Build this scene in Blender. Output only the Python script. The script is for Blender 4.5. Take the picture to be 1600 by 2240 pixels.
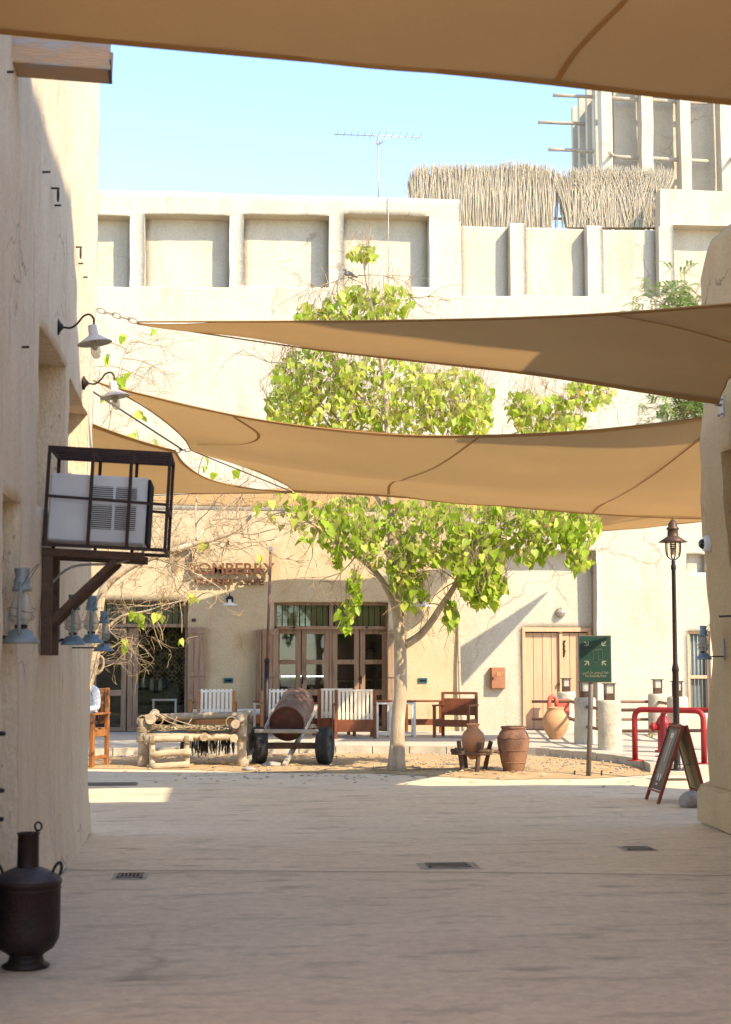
import bpy, math, random
from mathutils import Vector, Matrix, noise
rad = math.radians
for o in list(bpy.data.objects): bpy.data.objects.remove(o)
S = bpy.context.scene
COL = S.collection
rng = random.Random(7)

# ------------------------------------------------------------------ camera
FPX, CAM_H = 3400.0, 1.60            # focal length in photo pixels (1600 x 2240), eye height
PHI = math.atan(320 / FPX)           # pitch up
TH = math.atan(300 / (FPX * 1.0044)) # yaw to the right of the street direction
Fv = Vector((math.sin(TH) * math.cos(PHI), math.cos(TH) * math.cos(PHI), math.sin(PHI)))
Rv = Vector((math.cos(TH), -math.sin(TH), 0))
Uv = Rv.cross(Fv)
CAM = Vector((0, 0, CAM_H))
cd = bpy.data.cameras.new('camera'); cam = bpy.data.objects.new('camera', cd); COL.objects.link(cam)
cam.matrix_world = Matrix(((Rv.x, Uv.x, -Fv.x, 0), (Rv.y, Uv.y, -Fv.y, 0), (Rv.z, Uv.z, -Fv.z, CAM_H), (0, 0, 0, 1)))
cd.sensor_fit = 'VERTICAL'; cd.sensor_height = 36; cd.sensor_width = 36
cd.lens = FPX / 2240 * 36
cd.clip_start = 0.1; cd.clip_end = 3000
cd.dof.use_dof = True; cd.dof.focus_distance = 23.5; cd.dof.aperture_fstop = 4.0
S.camera = cam
# ------------------------------------------------------------------ sky, sun, exposure
SUN_AZ, SUN_EL = 42.0, 40.0          # sun stands behind the camera, to its right
w = bpy.data.worlds.new('World'); S.world = w; w.use_nodes = True
nt = w.node_tree; bg = nt.nodes['Background']
sk = nt.nodes.new('ShaderNodeTexSky'); sk.sky_type = 'NISHITA'; sk.sun_disc = False
sk.sun_elevation = rad(SUN_EL); sk.sun_rotation = rad(180 - SUN_AZ)
sk.air_density = 0.75; sk.dust_density = 0.2; sk.ozone_density = 6.0
nt.links.new(sk.outputs[0], bg.inputs[0]); bg.inputs[1].default_value = 0.15
SUNV = Vector((math.sin(rad(SUN_AZ)), -math.cos(rad(SUN_AZ)), math.tan(rad(SUN_EL)))).normalized()
sd = bpy.data.lights.new('sun', 'SUN'); sd.energy = 2.0; sd.angle = rad(0.53); sd.color = (1, .94, .84)
so = bpy.data.objects.new('sun', sd); COL.objects.link(so)
so.rotation_euler = (-SUNV).to_track_quat('-Z', 'Y').to_euler(); so.location = (20, -20, 30)
S.view_settings.view_transform = 'Standard'; S.view_settings.look = 'None'
S.view_settings.exposure = 2.15; S.view_settings.gamma = 1.0
S.view_settings.use_curve_mapping = False
S.view_settings.use_white_balance = True; S.view_settings.white_balance_temperature = 8100; S.view_settings.white_balance_tint = 8   # camera set to shade
S.render.engine = 'CYCLES'
S.cycles.max_bounces = 8; S.cycles.transparent_max_bounces = 12

# ------------------------------------------------------------------ pixel -> world
def ray(px, py): return Fv + Rv * ((px - 800) / FPX) + Uv * ((1120 - py) / FPX)
def G(px, py, z=0.0):
    r = ray(px, py); return CAM + r * ((z - CAM_H) / r.z)
def PY(px, py, y):
    r = ray(px, py); return CAM + r * (y / r.y)
def PX(px, py, x):
    r = ray(px, py); return CAM + r * (x / r.x)

# ------------------------------------------------------------------ materials
def mat(name, col, col2=None, scale=3.0, rough=.85, metal=0, bump=0.0, bscale=40, stretch=(1, 1, 1), spec=.25,
        dark=None, dscale=1.5, dlo=.55, dhi=.75, dstretch=None, cracks=0.0, cscale=.9, trans=0.0, bdist=.02, crackcol=(.12, .08, .05), fine=0.0, fscale=55, pits=0.0):
    m = bpy.data.materials.new(name); m.use_nodes = True
    t = m.node_tree; N = t.nodes; L = t.links
    b = N['Principled BSDF']; out = N['Material Output']
    b.inputs['Roughness'].default_value = rough; b.inputs['Metallic'].default_value = metal
    b.inputs['Specular IOR Level'].default_value = spec
    geo = N.new('ShaderNodeNewGeometry')
    def mapped(st):
        mp = N.new('ShaderNodeMapping'); mp.inputs['Scale'].default_value = st
        L.new(geo.outputs['Position'], mp.inputs[0]); return mp.outputs[0]
    def nz(vec, sc, det=6, ro=.55):
        n = N.new('ShaderNodeTexNoise'); n.inputs['Scale'].default_value = sc
        n.inputs['Detail'].default_value = det; n.inputs['Roughness'].default_value = ro
        L.new(vec, n.inputs['Vector']); return n.outputs['Fac']
    def rng_(f, lo, hi, a=0, b_=1):
        r = N.new('ShaderNodeMapRange'); r.inputs[1].default_value = lo; r.inputs[2].default_value = hi
        r.inputs[3].default_value = a; r.inputs[4].default_value = b_; L.new(f, r.inputs[0]); return r.outputs[0]
    def mix(f, a, c):
        x = N.new('ShaderNodeMix'); x.data_type = 'RGBA'; L.new(f, x.inputs[0])
        for s, v in ((6, a), (7, c)):
            if isinstance(v, tuple): x.inputs[s].default_value = (*v, 1)
            else: L.new(v, x.inputs[s])
        return x.outputs[2]
    v = mapped(stretch)
    c2 = col2 or tuple(x * .8 for x in col)
    c = mix(rng_(nz(v, scale), .3, .7), col, c2)
    if dark:
        c = mix(rng_(nz(mapped(dstretch or stretch), dscale, 8, .65), dlo, dhi), c, dark)
    h = nz(v, bscale, 4) if bump else None
    if fine:
        c = mix(rng_(nz(mapped((1, 1, 1)), fscale, 3, .7), .35, .7, 0, fine), c, tuple(x * .45 for x in col))
    if pits:
        pv = N.new('ShaderNodeTexVoronoi'); pv.inputs['Scale'].default_value = 16; L.new(mapped((1, 1.2, .7)), pv.inputs['Vector'])
        pk = N.new('ShaderNodeMath'); pk.operation = 'MULTIPLY'; L.new(rng_(pv.outputs['Distance'], .06, .2, 1, 0), pk.inputs[0]); L.new(rng_(nz(mapped((1, 1, 1)), 6, 3), .5, .62, 0, pits), pk.inputs[1])
        c = mix(pk.outputs[0], c, tuple(x * .3 for x in col))
    if cracks:
        wv = mapped((1, 1, 1))
        n3 = N.new('ShaderNodeTexNoise'); n3.inputs['Scale'].default_value = 1.7; n3.inputs['Detail'].default_value = 5
        L.new(wv, n3.inputs['Vector'])
        va = N.new('ShaderNodeVectorMath'); va.operation = 'MULTIPLY_ADD'
        L.new(n3.outputs['Color'], va.inputs[0]); va.inputs[1].default_value = (.7, .7, .7); L.new(wv, va.inputs[2])
        vo = N.new('ShaderNodeTexVoronoi'); vo.feature = 'DISTANCE_TO_EDGE'; vo.inputs['Scale'].default_value = cscale
        L.new(va.outputs[0], vo.inputs['Vector'])
        cr = rng_(vo.outputs['Distance'], .0, .012, 1, 0)
        mk = rng_(nz(wv, .8, 3), .5, .62, 0, cracks)
        mu = N.new('ShaderNodeMath'); mu.operation = 'MULTIPLY'; L.new(cr, mu.inputs[0]); L.new(mk, mu.inputs[1])
        c = mix(mu.outputs[0], c, crackcol)
    L.new(c, b.inputs['Base Color'])
    if bump:
        bp = N.new('ShaderNodeBump'); bp.inputs['Strength'].default_value = bump; bp.inputs['Distance'].default_value = bdist
        L.new(h, bp.inputs['Height']); L.new(bp.outputs[0], b.inputs['Normal'])
    if trans:
        tr = N.new('ShaderNodeBsdfTranslucent'); L.new(c, tr.inputs[0])
        ms = N.new('ShaderNodeMixShader'); ms.inputs[0].default_value = trans
        L.new(b.outputs[0], ms.inputs[1]); L.new(tr.outputs[0], ms.inputs[2]); L.new(ms.outputs[0], out.inputs[0])
    return m

def glass_mat(name, tint=(.8, .85, .82), ior=1.5):
    m = bpy.data.materials.new(name); m.use_nodes = True; t = m.node_tree; N = t.nodes; L = t.links
    N.remove(N['Principled BSDF']); o = N['Material Output']
    tr = N.new('ShaderNodeBsdfTransparent'); tr.inputs[0].default_value = (*tint, 1)
    gl = N.new('ShaderNodeBsdfGlossy'); gl.inputs['Roughness'].default_value = .03
    fr = N.new('ShaderNodeFresnel'); fr.inputs[0].default_value = ior
    ms = N.new('ShaderNodeMixShader'); L.new(fr.outputs[0], ms.inputs[0]); L.new(tr.outputs[0], ms.inputs[1]); L.new(gl.outputs[0], ms.inputs[2])
    L.new(ms.outputs[0], o.inputs[0]); return m

def emit_mat(name, col, s):
    m = bpy.data.materials.new(name); m.use_nodes = True; b = m.node_tree.nodes['Principled BSDF']
    b.inputs['Base Color'].default_value = (*col, 1); b.inputs['Emission Color'].default_value = (*col, 1)
    b.inputs['Emission Strength'].default_value = s; return m

M = {}
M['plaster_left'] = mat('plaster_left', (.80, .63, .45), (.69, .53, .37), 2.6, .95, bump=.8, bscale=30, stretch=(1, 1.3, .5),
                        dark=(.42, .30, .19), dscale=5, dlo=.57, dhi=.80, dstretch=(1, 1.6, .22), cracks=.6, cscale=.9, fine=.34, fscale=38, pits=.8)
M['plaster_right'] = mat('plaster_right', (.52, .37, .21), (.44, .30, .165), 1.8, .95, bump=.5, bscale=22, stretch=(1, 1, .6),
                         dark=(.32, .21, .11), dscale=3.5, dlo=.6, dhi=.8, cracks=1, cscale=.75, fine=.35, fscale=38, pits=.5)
M['plaster_cream'] = mat('plaster_cream', (.51, .45, .355), (.455, .40, .31), 1.1, .95, bump=.45, bscale=18,
                         dark=(.36, .29, .205), dscale=1.6, dlo=.50, dhi=.82, dstretch=(1, 1, .3), cracks=.8, cscale=.5, crackcol=(.26, .19, .13), fine=.3, fscale=22)
M['plaster_ochre'] = mat('plaster_ochre', (.54, .42, .27), (.46, .35, .215), 1.3, .95, bump=.4, bscale=20,
                         dark=(.38, .25, .12), dscale=1.6, dlo=.5, dhi=.8, cracks=.7, cscale=.6, fine=.35, fscale=28)
M['concrete'] = mat('concrete', (.76, .60, .42), (.64, .50, .345), 1.1, .6, bump=.6, bscale=36, stretch=(.6, 1.2, 1), spec=.35,
                    dark=(.24, .175, .115), dscale=2.3, dlo=.535, dhi=.76, dstretch=(.7, 1.7, 1), cracks=.35, cscale=.22, fine=.42, fscale=11)
M['sand'] = mat('sand', (.47, .32, .17), (.37, .24, .125), 3.0, 1.0, bump=.9, bscale=30, dark=(.25, .16, .09), dscale=5, dlo=.55, dhi=.75)
M['paving'] = mat('paving', (.46, .42, .35), (.38, .345, .285), 2.5, .9, bump=.4, bscale=40, stretch=(1, 2, 1))
M['kerb'] = mat('kerb', (.48, .42, .33), (.36, .31, .24), 5, .95, bump=.6, bscale=40)
M['bollard'] = mat('bollard', (.50, .44, .34), (.40, .34, .26), 4, .95, bump=.6, bscale=35, dark=(.28, .24, .19), dscale=4)
M['sail'] = mat('sail', (.53, .315, .13), (.49, .29, .12), 1.2, .9, bump=.3, bscale=220, trans=.30, bdist=.006, fine=.22, fscale=120)
M['sail_seam'] = mat('sail_seam', (.47, .275, .115), (.44, .255, .105), 6, .9, trans=.4)
M['rope'] = mat('rope', (.40, .31, .20), (.28, .2, .12), 30, .95, bump=.6, bscale=120)
M['wire'] = mat('wire', (.10, .09, .085), None, 8, .6, .5)
M['wood_door'] = mat('wood_door', (.30, .19, .125), (.22, .135, .085), 6, .8, bump=.5, bscale=40, stretch=(3, 3, .3), dark=(.13, .08, .05), dscale=6)
M['wood_shutter'] = mat('wood_shutter', (.34, .215, .14), (.25, .155, .10), 6, .85, bump=.5, bscale=40, stretch=(3, 3, .3), dark=(.14, .09, .06), dscale=6)
M['wood_pale'] = mat('wood_pale', (.56, .36, .23), (.48, .295, .18), 5, .85, bump=.4, bscale=40, stretch=(3, 3, .3))
M['wood_orange'] = mat('wood_orange', (.42, .17, .055), (.34, .125, .04), 6, .5, bump=.2, bscale=40, stretch=(.4, 3, 3))
M['wood_red'] = mat('wood_red', (.20, .065, .028), (.14, .043, .02), 8, .45, bump=.2, bscale=60, stretch=(1, 2, .6))
M['wood_chair'] = mat('wood_chair', (.36, .145, .055), (.26, .10, .038), 7, .45, bump=.2, bscale=60, stretch=(2, 2, .5))
M['wood_log'] = mat('wood_log', (.50, .39, .27), (.36, .27, .18), 7, .9, bump=.7, bscale=35, stretch=(.5, 2, 1.2), dark=(.20, .14, .09), dscale=7)
M['wood_grey'] = mat('wood_grey', (.42, .36, .29), (.30, .25, .195), 7, .9, bump=.6, bscale=40, stretch=(.5, 1, 1.5), dark=(.16, .13, .10), dscale=8)
M['wood_dark'] = mat('wood_dark', (.13, .075, .05), (.08, .045, .03), 8, .85, bump=.7, bscale=40)
M['wood_spout'] = mat('wood_spout', (.48, .32, .21), (.38, .26, .18), 5, .9, bump=.5, bscale=30, stretch=(.5, 2, 3), dark=(.33, .32, .33), dscale=5, dlo=.52, dhi=.62)
M['palm'] = mat('palm', (.58, .47, .29), (.42, .32, .18), 25, .95, bump=.7, bscale=90)
M['reed'] = mat('reed', (.54, .46, .345), (.37, .31, .225), 14, .95, stretch=(6, 6, .4))
M['iron'] = mat('iron', (.055, .028, .024), (.035, .02, .017), 12, .6, .2, bump=.3, bscale=80)
M['black_iron'] = mat('black_iron', (.022, .017, .015), (.035, .022, .017), 7, .55, .3, bump=.3, bscale=40)
M['still_metal'] = mat('still_metal', (.026, .018, .015), (.045, .026, .02), 6, .5, .35, bump=.35, bscale=40, dark=(.08, .06, .055), dscale=5, dlo=.6, dhi=.8)
M['still_shoulder'] = mat('still_shoulder', (.10, .085, .085), (.06, .045, .042), 6, .5, .4, bump=.3, bscale=40)
M['ac_white'] = mat('ac_white', (.60, .59, .59), (.50, .48, .47), 3, .5, bump=.05, bscale=30, dark=(.40, .35, .29), dscale=5, dlo=.62, dhi=.85)
M['dark'] = mat('dark', (.012, .011, .010), None, 5, .9)
M['lantern_blue'] = mat('lantern_blue', (.20, .30, .36), (.15, .225, .27), 12, .45, .2, bump=.15, bscale=60)
M['lantern_grey'] = mat('lantern_grey', (.27, .30, .29), (.20, .22, .21), 12, .5, .2, bump=.15, bscale=60)
M['enamel'] = mat('enamel', (.68, .62, .55), (.60, .54, .47), 6, .5)
M['enamel_in'] = M['enamel']
M['white_paint'] = mat('white_paint', (.72, .68, .62), (.62, .58, .52), 8, .6, bump=.2, bscale=60)
M['cream_slat'] = mat('cream_slat', (.70, .64, .53), (.60, .54, .43), 8, .7, bump=.2, bscale=60, stretch=(2, 2, .4))
M['cushion_white'] = mat('cushion_white', (.72, .66, .56), (.64, .58, .48), 6, .95, bump=.3, bscale=60)
M['cushion_pattern'] = mat('cushion_pattern', (.10, .10, .07), (.24, .22, .14), 22, .95)
M['cushion_teal'] = mat('cushion_teal', (.05, .11, .13), (.08, .14, .15), 6, .95)
M['lattice'] = mat('lattice', (.50, .43, .25), (.42, .36, .20), 3, .9)
M['rust'] = mat('rust', (.19, .10, .068), (.13, .07, .05), 6, .8, .2, bump=.5, bscale=50, dark=(.27, .20, .15), dscale=4, dlo=.5, dhi=.7)
M['rust_face'] = mat('rust_face', (.13, .05, .032), (.08, .035, .025), 6, .85, .1, bump=.5, bscale=50, dark=(.07, .10, .03), dscale=7, dlo=.58, dhi=.7)
M['rust_pole'] = mat('rust_pole', (.22, .12, .085), (.15, .08, .06), 10, .7, .2, bump=.3, bscale=80)
M['rust_box'] = mat('rust_box', (.36, .16, .085), (.28, .12, .065), 9, .8, .1, bump=.4, bscale=60, dark=(.17, .08, .05), dscale=9)
M['rubber'] = mat('rubber', (.028, .027, .027), (.045, .043, .04), 8, .8, bump=.5, bscale=50)
M['rim'] = mat('rim', (.10, .09, .08), (.06, .05, .045), 8, .6, .6)
M['terracotta'] = mat('terracotta', (.43, .205, .105), (.36, .165, .085), 5, .85, bump=.3, bscale=40)
M['terracotta_big'] = mat('terracotta_big', (.50, .27, .14), (.42, .22, .115), 4, .85, bump=.3, bscale=40)
M['jar_brown'] = mat('jar_brown', (.26, .13, .075), (.18, .085, .052), 4, .75, bump=.4, bscale=35, dark=(.10, .05, .035), dscale=3, dlo=.5, dhi=.7)
M['red'] = mat('red', (.34, .014, .018), (.26, .012, .015), 6, .5, spec=.4, bump=.15, bscale=40, fine=.3)
M['red_faded'] = mat('red_faded', (.55, .12, .075), (.45, .09, .06), 6, .5, spec=.4)
M['brass'] = mat('brass', (.55, .36, .10), None, 8, .4, .7)
M['post_black'] = mat('post_black', (.022, .015, .015), (.035, .022, .02), 10, .45, .3)
M['lamp_brown'] = mat('lamp_brown', (.10, .055, .035), (.06, .03, .02), 10, .5, .3)
M['sign_green'] = mat('sign_green', (.005, .033, .019), (.0045, .03, .017), 4, .4, spec=.45)
M['sign_edge'] = mat('sign_edge', (.10, .08, .06), None, 6, .5)
M['sign_ink'] = mat('sign_ink', (.22, .20, .14), None, 6, .6)
M['sign_line'] = mat('sign_line', (.075, .105, .07), None, 6, .6)
M['post_grey'] = mat('post_grey', (.16, .135, .11), (.12, .10, .08), 8, .6, .3)
M['board_frame'] = mat('board_frame', (.27, .06, .032), (.20, .045, .025), 9, .55, bump=.2, bscale=60)
M['board_black'] = mat('board_black', (.045, .04, .033), (.06, .052, .043), 5, .4)
M['board_paper'] = mat('board_paper', (.24, .20, .145), (.20, .165, .12), 5, .7)
M['board_back'] = mat('board_back', (.50, .36, .20), (.42, .29, .155), 4, .8, bump=.2, bscale=40, stretch=(2, 2, .4))
M['paper'] = mat('paper', (.62, .56, .44), None, 6, .8)
M['stone'] = mat('stone', (.36, .32, .28), (.26, .23, .20), 6, .95, bump=.6, bscale=25)
M['bark'] = mat('bark', (.46, .35, .235), (.34, .25, .165), 6, .9, bump=.7, bscale=30, stretch=(1.5, 1.5, .5), dark=(.58, .47, .34), dscale=4, dlo=.55, dhi=.65)
M['twig'] = mat('twig', (.42, .30, .18), (.32, .22, .13), 6, .9)
def leaf_mat(name, a, b, trans):
    return mat(name, a, b, 9, .45, spec=.35, trans=trans, dark=tuple(x * .7 for x in a), dscale=2.2, dlo=.5, dhi=.7)
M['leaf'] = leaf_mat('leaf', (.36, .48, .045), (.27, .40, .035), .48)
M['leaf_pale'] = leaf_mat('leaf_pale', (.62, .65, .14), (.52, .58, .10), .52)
M['leaf_dry'] = leaf_mat('leaf_dry', (.50, .40, .10), (.42, .30, .07), .4)
M['leaf_acacia'] = leaf_mat('leaf_acacia', (.22, .34, .08), (.16, .26, .06), .35)
M['letter'] = mat('letter', (.15, .055, .024), (.11, .04, .017), 8, .6)
M['letter_gold'] = mat('letter_gold', (.20, .17, .06), None, 8, .5)
M['teal'] = mat('teal', (.02, .10, .12), None, 8, .5)
M['glass'] = glass_mat('glass')
M['lantern_glass'] = glass_mat('lantern_glass', (.93, .90, .84), 1.12)
M['globe_glass'] = glass_mat('globe_glass', (.95, .92, .86), 1.12)
_t = M['globe_glass'].node_tree; _d = _t.nodes.new('ShaderNodeBsdfDiffuse'); _d.inputs[0].default_value = (.62, .58, .50, 1); _x = _t.nodes.new('ShaderNodeMixShader'); _x.inputs[0].default_value = .38
_o = _t.nodes['Material Output']; _t.links.new(_o.inputs[0].links[0].from_socket, _x.inputs[1]); _t.links.new(_d.outputs[0], _x.inputs[2]); _t.links.new(_x.outputs[0], _o.inputs[0])
M['frost'] = mat('frost', (.70, .66, .58), (.62, .58, .5), 8, .3, trans=.5)
M['curtain'] = mat('curtain', (.16, .20, .19), (.11, .145, .14), 10, .8, stretch=(3, 1, .3))
M['bird'] = mat('bird', (.30, .24, .22), (.2, .17, .16), 12, .9)
M['skin'] = mat('skin', (.38, .22, .15), None, 8, .6)
M['hair'] = mat('hair', (.018, .013, .011), None, 8, .6)
M['shirt_white'] = mat('shirt_white', (.78, .79, .82), (.70, .71, .75), 5, .9, bump=.5, bscale=18)
M['trousers'] = mat('trousers', (.03, .032, .04), None, 8, .9)
M['cloth_dark'] = mat('cloth_dark', (.045, .035, .03), None, 8, .9)
M['antenna'] = mat('antenna', (.42, .38, .34), None, 8, .5, .5)
M['plastic_white'] = mat('plastic_white', (.70, .68, .65), None, 8, .4)
M['dome'] = mat('dome', (.015, .014, .014), None, 8, .15, spec=.6)
M['bulb'] = mat('bulb', (.60, .45, .30), None, 8, .3, trans=.3)
M['blue_tip'] = mat('blue_tip', (.05, .20, .50), None, 8, .5)
M['grate'] = mat('grate', (.24, .20, .16), (.17, .14, .11), 10, .7, .3)
M['tube_light'] = emit_mat('tube_light', (.75, .88, 1), 3.0)
M['interior'] = mat('interior', (.16, .12, .075), (.12, .09, .055), 3, .9)

# ------------------------------------------------------------------ mesh builder
ORI = {}
class MB:
    def __init__(s): s.v = []; s.f = []; s.sm = []
    def add(s, vs, fs, smooth=False):
        n = len(s.v); s.v += [Vector(v) for v in vs]
        s.f += [tuple(i + n for i in f) for f in fs]; s.sm += [smooth] * len(fs); return s
    def box(s, c, d, rot=None, bev=0.0):
        c = Vector(c); hx, hy, hz = d[0] / 2, d[1] / 2, d[2] / 2
        if bev > 0:
            b = min(bev, hx * .45, hy * .45, hz * .45); pts = []
            for sx in (-1, 1):
                for sy in (-1, 1):
                    for sz in (-1, 1):
                        pts += [(sx * hx, sy * (hy - b), sz * (hz - b)), (sx * (hx - b), sy * hy, sz * (hz - b)), (sx * (hx - b), sy * (hy - b), sz * hz)]
            def ix(sx, sy, sz, k): return ((sx > 0) * 4 + (sy > 0) * 2 + (sz > 0)) * 3 + k
            F = []
            q = [(-1, -1), (1, -1), (1, 1), (-1, 1)]
            for t in (-1, 1):
                F.append([ix(t, a, b_, 0) for a, b_ in q]); F.append([ix(a, t, b_, 1) for a, b_ in q]); F.append([ix(a, b_, t, 2) for a, b_ in q])
            for a in (-1, 1):
                for b_ in (-1, 1):
                    F.append([ix(-1, a, b_, 1), ix(1, a, b_, 1), ix(1, a, b_, 2), ix(-1, a, b_, 2)])
                    F.append([ix(a, -1, b_, 0), ix(a, 1, b_, 0), ix(a, 1, b_, 2), ix(a, -1, b_, 2)])
                    F.append([ix(a, b_, -1, 0), ix(a, b_, 1, 0), ix(a, b_, 1, 1), ix(a, b_, -1, 1)])
                    for k in (-1, 1): F.append([ix(a, b_, k, 0), ix(a, b_, k, 1), ix(a, b_, k, 2)])
        else:
            pts = [(x, y, z) for x in (-hx, hx) for y in (-hy, hy) for z in (-hz, hz)]
            F = [(0, 1, 3, 2), (4, 6, 7, 5), (0, 4, 5, 1), (2, 3, 7, 6), (0, 2, 6, 4), (1, 5, 7, 3)]
        pts = [Vector(p) for p in pts]
        if rot is not None: pts = [rot @ p for p in pts]
        return s.add([p + c for p in pts], F)
    def bar(s, p0, p1, w_, h_, up=(0, 0, 1), bev=0.0):
        p0, p1 = Vector(p0), Vector(p1); d = p1 - p0; L = d.length; d.normalize()
        u = Vector(up)
        if abs(d.dot(u)) > .99: u = Vector((0, 1, 0))
        x = d.cross(u).normalized(); z = x.cross(d)
        R = Matrix((x, d, z)).transposed()
        return s.box((p0 + p1) / 2, (w_, L, h_), R, bev)
    def tube(s, pts, r, n=8, cap=True, smooth=True):
        pts = [Vector(p) for p in pts]; k = len(pts)
        rs = r if isinstance(r, (list, tuple)) else [r] * k
        vs = []; prev = None
        for i, p in enumerate(pts):
            t = (pts[min(i + 1, k - 1)] - pts[max(i - 1, 0)])
            if t.length < 1e-9: t = Vector((0, 0, 1))
            t.normalize()
            if prev is None:
                a = Vector((0, 0, 1)) if abs(t.z) < .9 else Vector((1, 0, 0)); u = t.cross(a).normalized()
            else:
                u = prev - t * prev.dot(t)
                u = u.normalized() if u.length > 1e-6 else t.orthogonal().normalized()
            prev = u; w2 = t.cross(u)
            for j in range(n):
                a = 2 * math.pi * j / n; vs.append(p + (u * math.cos(a) + w2 * math.sin(a)) * rs[i])
        F = [(i * n + j, i * n + (j + 1) % n, (i + 1) * n + (j + 1) % n, (i + 1) * n + j) for i in range(k - 1) for j in range(n)]
        s.add(vs, F, smooth)
        if cap:
            m = len(s.v) - len(vs); s.f += [tuple(m + j for j in range(n))[::-1], tuple(m + (k - 1) * n + j for j in range(n))]; s.sm += [False, False]
        return s
    def lathe(s, prof, c=(0, 0, 0), n=24, rot=None, smooth=True):
        c = Vector(c); vs = []; k = len(prof)
        for r, z in prof:
            for j in range(n):
                a = 2 * math.pi * j / n; p = Vector((r * math.cos(a), r * math.sin(a), z))
                vs.append(c + (rot @ p if rot is not None else p))
        F = [(i * n + j, i * n + (j + 1) % n, (i + 1) * n + (j + 1) % n, (i + 1) * n + j) for i in range(k - 1) for j in range(n)]
        return s.add(vs, F, smooth)
    def ball(s, c, r, n=12, sc=(1, 1, 1), amp=0, seed=0):
        c = Vector(c); vs = []; m = max(6, n // 2 + 2)
        for i in range(m + 1):
            for j in range(n):
                t = math.pi * i / m; a = 2 * math.pi * j / n
                p = Vector((math.sin(t) * math.cos(a) * sc[0], math.sin(t) * math.sin(a) * sc[1], math.cos(t) * sc[2])) * r
                if amp: p *= 1 + amp * noise.noise(p / r * 1.3 + Vector((seed, seed * 2, 3)))
                vs.append(c + p)
        F = [(i * n + j, i * n + (j + 1) % n, (i + 1) * n + (j + 1) % n, (i + 1) * n + j) for i in range(m) for j in range(n)]
        return s.add(vs, F, True)
    def sheet(s, poly, off):
        """closed prism: polygon of 3D points extruded by the vector off"""
        n = len(poly); off = Vector(off); vs = [Vector(p) for p in poly] + [Vector(p) + off for p in poly]
        F = [tuple(range(n))[::-1], tuple(range(n, 2 * n))] + [(i, (i + 1) % n, n + (i + 1) % n, n + i) for i in range(n)]
        return s.add(vs, F)
    def jitter(s, amp, sc=3.0):
        s.v = [v + noise.noise_vector(v * sc) * amp for v in s.v]; return s
    def build(s, name, m, parent=None, world=False, kind=None):
        me = bpy.data.meshes.new(name)
        off = ORI.get(parent.name, Vector()) if (world and parent) else Vector()
        me.from_pydata([tuple(v - off) for v in s.v], [], s.f); me.update()
        me.polygons.foreach_set('use_smooth', s.sm)
        me.materials.append(M[m])
        o = bpy.data.objects.new(name, me); COL.objects.link(o)
        if parent: o.parent = parent; ORI[o.name] = ORI.get(parent.name, Vector())
        if kind: o['kind'] = kind
        return o

def tag(o, label, cat, group=None):
    o['label'] = label; o['category'] = cat
    if group: o['group'] = group
    return o
def thing(name, loc, label, cat, group=None, rz=0.0):
    o = bpy.data.objects.new(name, None); COL.objects.link(o); o.empty_display_size = .1
    o.location = loc; o.rotation_euler = (0, 0, rz); ORI[o.name] = Vector(loc)
    return tag(o, label, cat, group)
def struct(o): o['kind'] = 'structure'; return o
def copy_tree(o, parent=None):
    c = o.copy(); COL.objects.link(c)
    if parent: c.parent = parent
    for ch in list(o.children): copy_tree(ch, c)
    return c
def wrap_obj(name, me, m, parent, world=True):
    off = ORI.get(parent.name, Vector())
    if world: me.transform(Matrix.Translation(-off))
    me.materials.clear(); me.materials.append(M[m])
    o = bpy.data.objects.new(name, me); COL.objects.link(o); o.parent = parent; ORI[o.name] = off; return o
def text_mesh(txt, size, ext=0.002, bevel=0):
    c = bpy.data.curves.new('txt', 'FONT'); c.body = txt; c.size = size; c.extrude = ext; c.align_x = 'CENTER'; c.resolution_u = 3
    o = bpy.data.objects.new('txt', c); COL.objects.link(o)
    dg = bpy.context.evaluated_depsgraph_get(); me = bpy.data.meshes.new_from_object(o.evaluated_get(dg))
    bpy.data.objects.remove(o); return me
def catmull(pts, n=6):
    pts = [Vector(p) for p in pts]; P = [pts[0] * 2 - pts[1]] + pts + [pts[-1] * 2 - pts[-2]]; out = []
    for i in range(1, len(P) - 2):
        for k in range(n):
            t = k / n; a, b, c, d = P[i - 1], P[i], P[i + 1], P[i + 2]
            out.append(.5 * ((2 * b) + (c - a) * t + (2 * a - 5 * b + 4 * c - d) * t * t + (3 * b - a - 3 * c + d) * t ** 3))
    return out + [pts[-1]]
def lines(feats, step):
    feats = sorted(set(round(x, 4) for x in feats)); out = [feats[0]]
    for a, b in zip(feats, feats[1:]):
        if b - a < 1e-3: continue
        k = max(1, int(round((b - a) / step)))
        out += [a + (b - a) * i / k for i in range(1, k + 1)]
    return out
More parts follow.
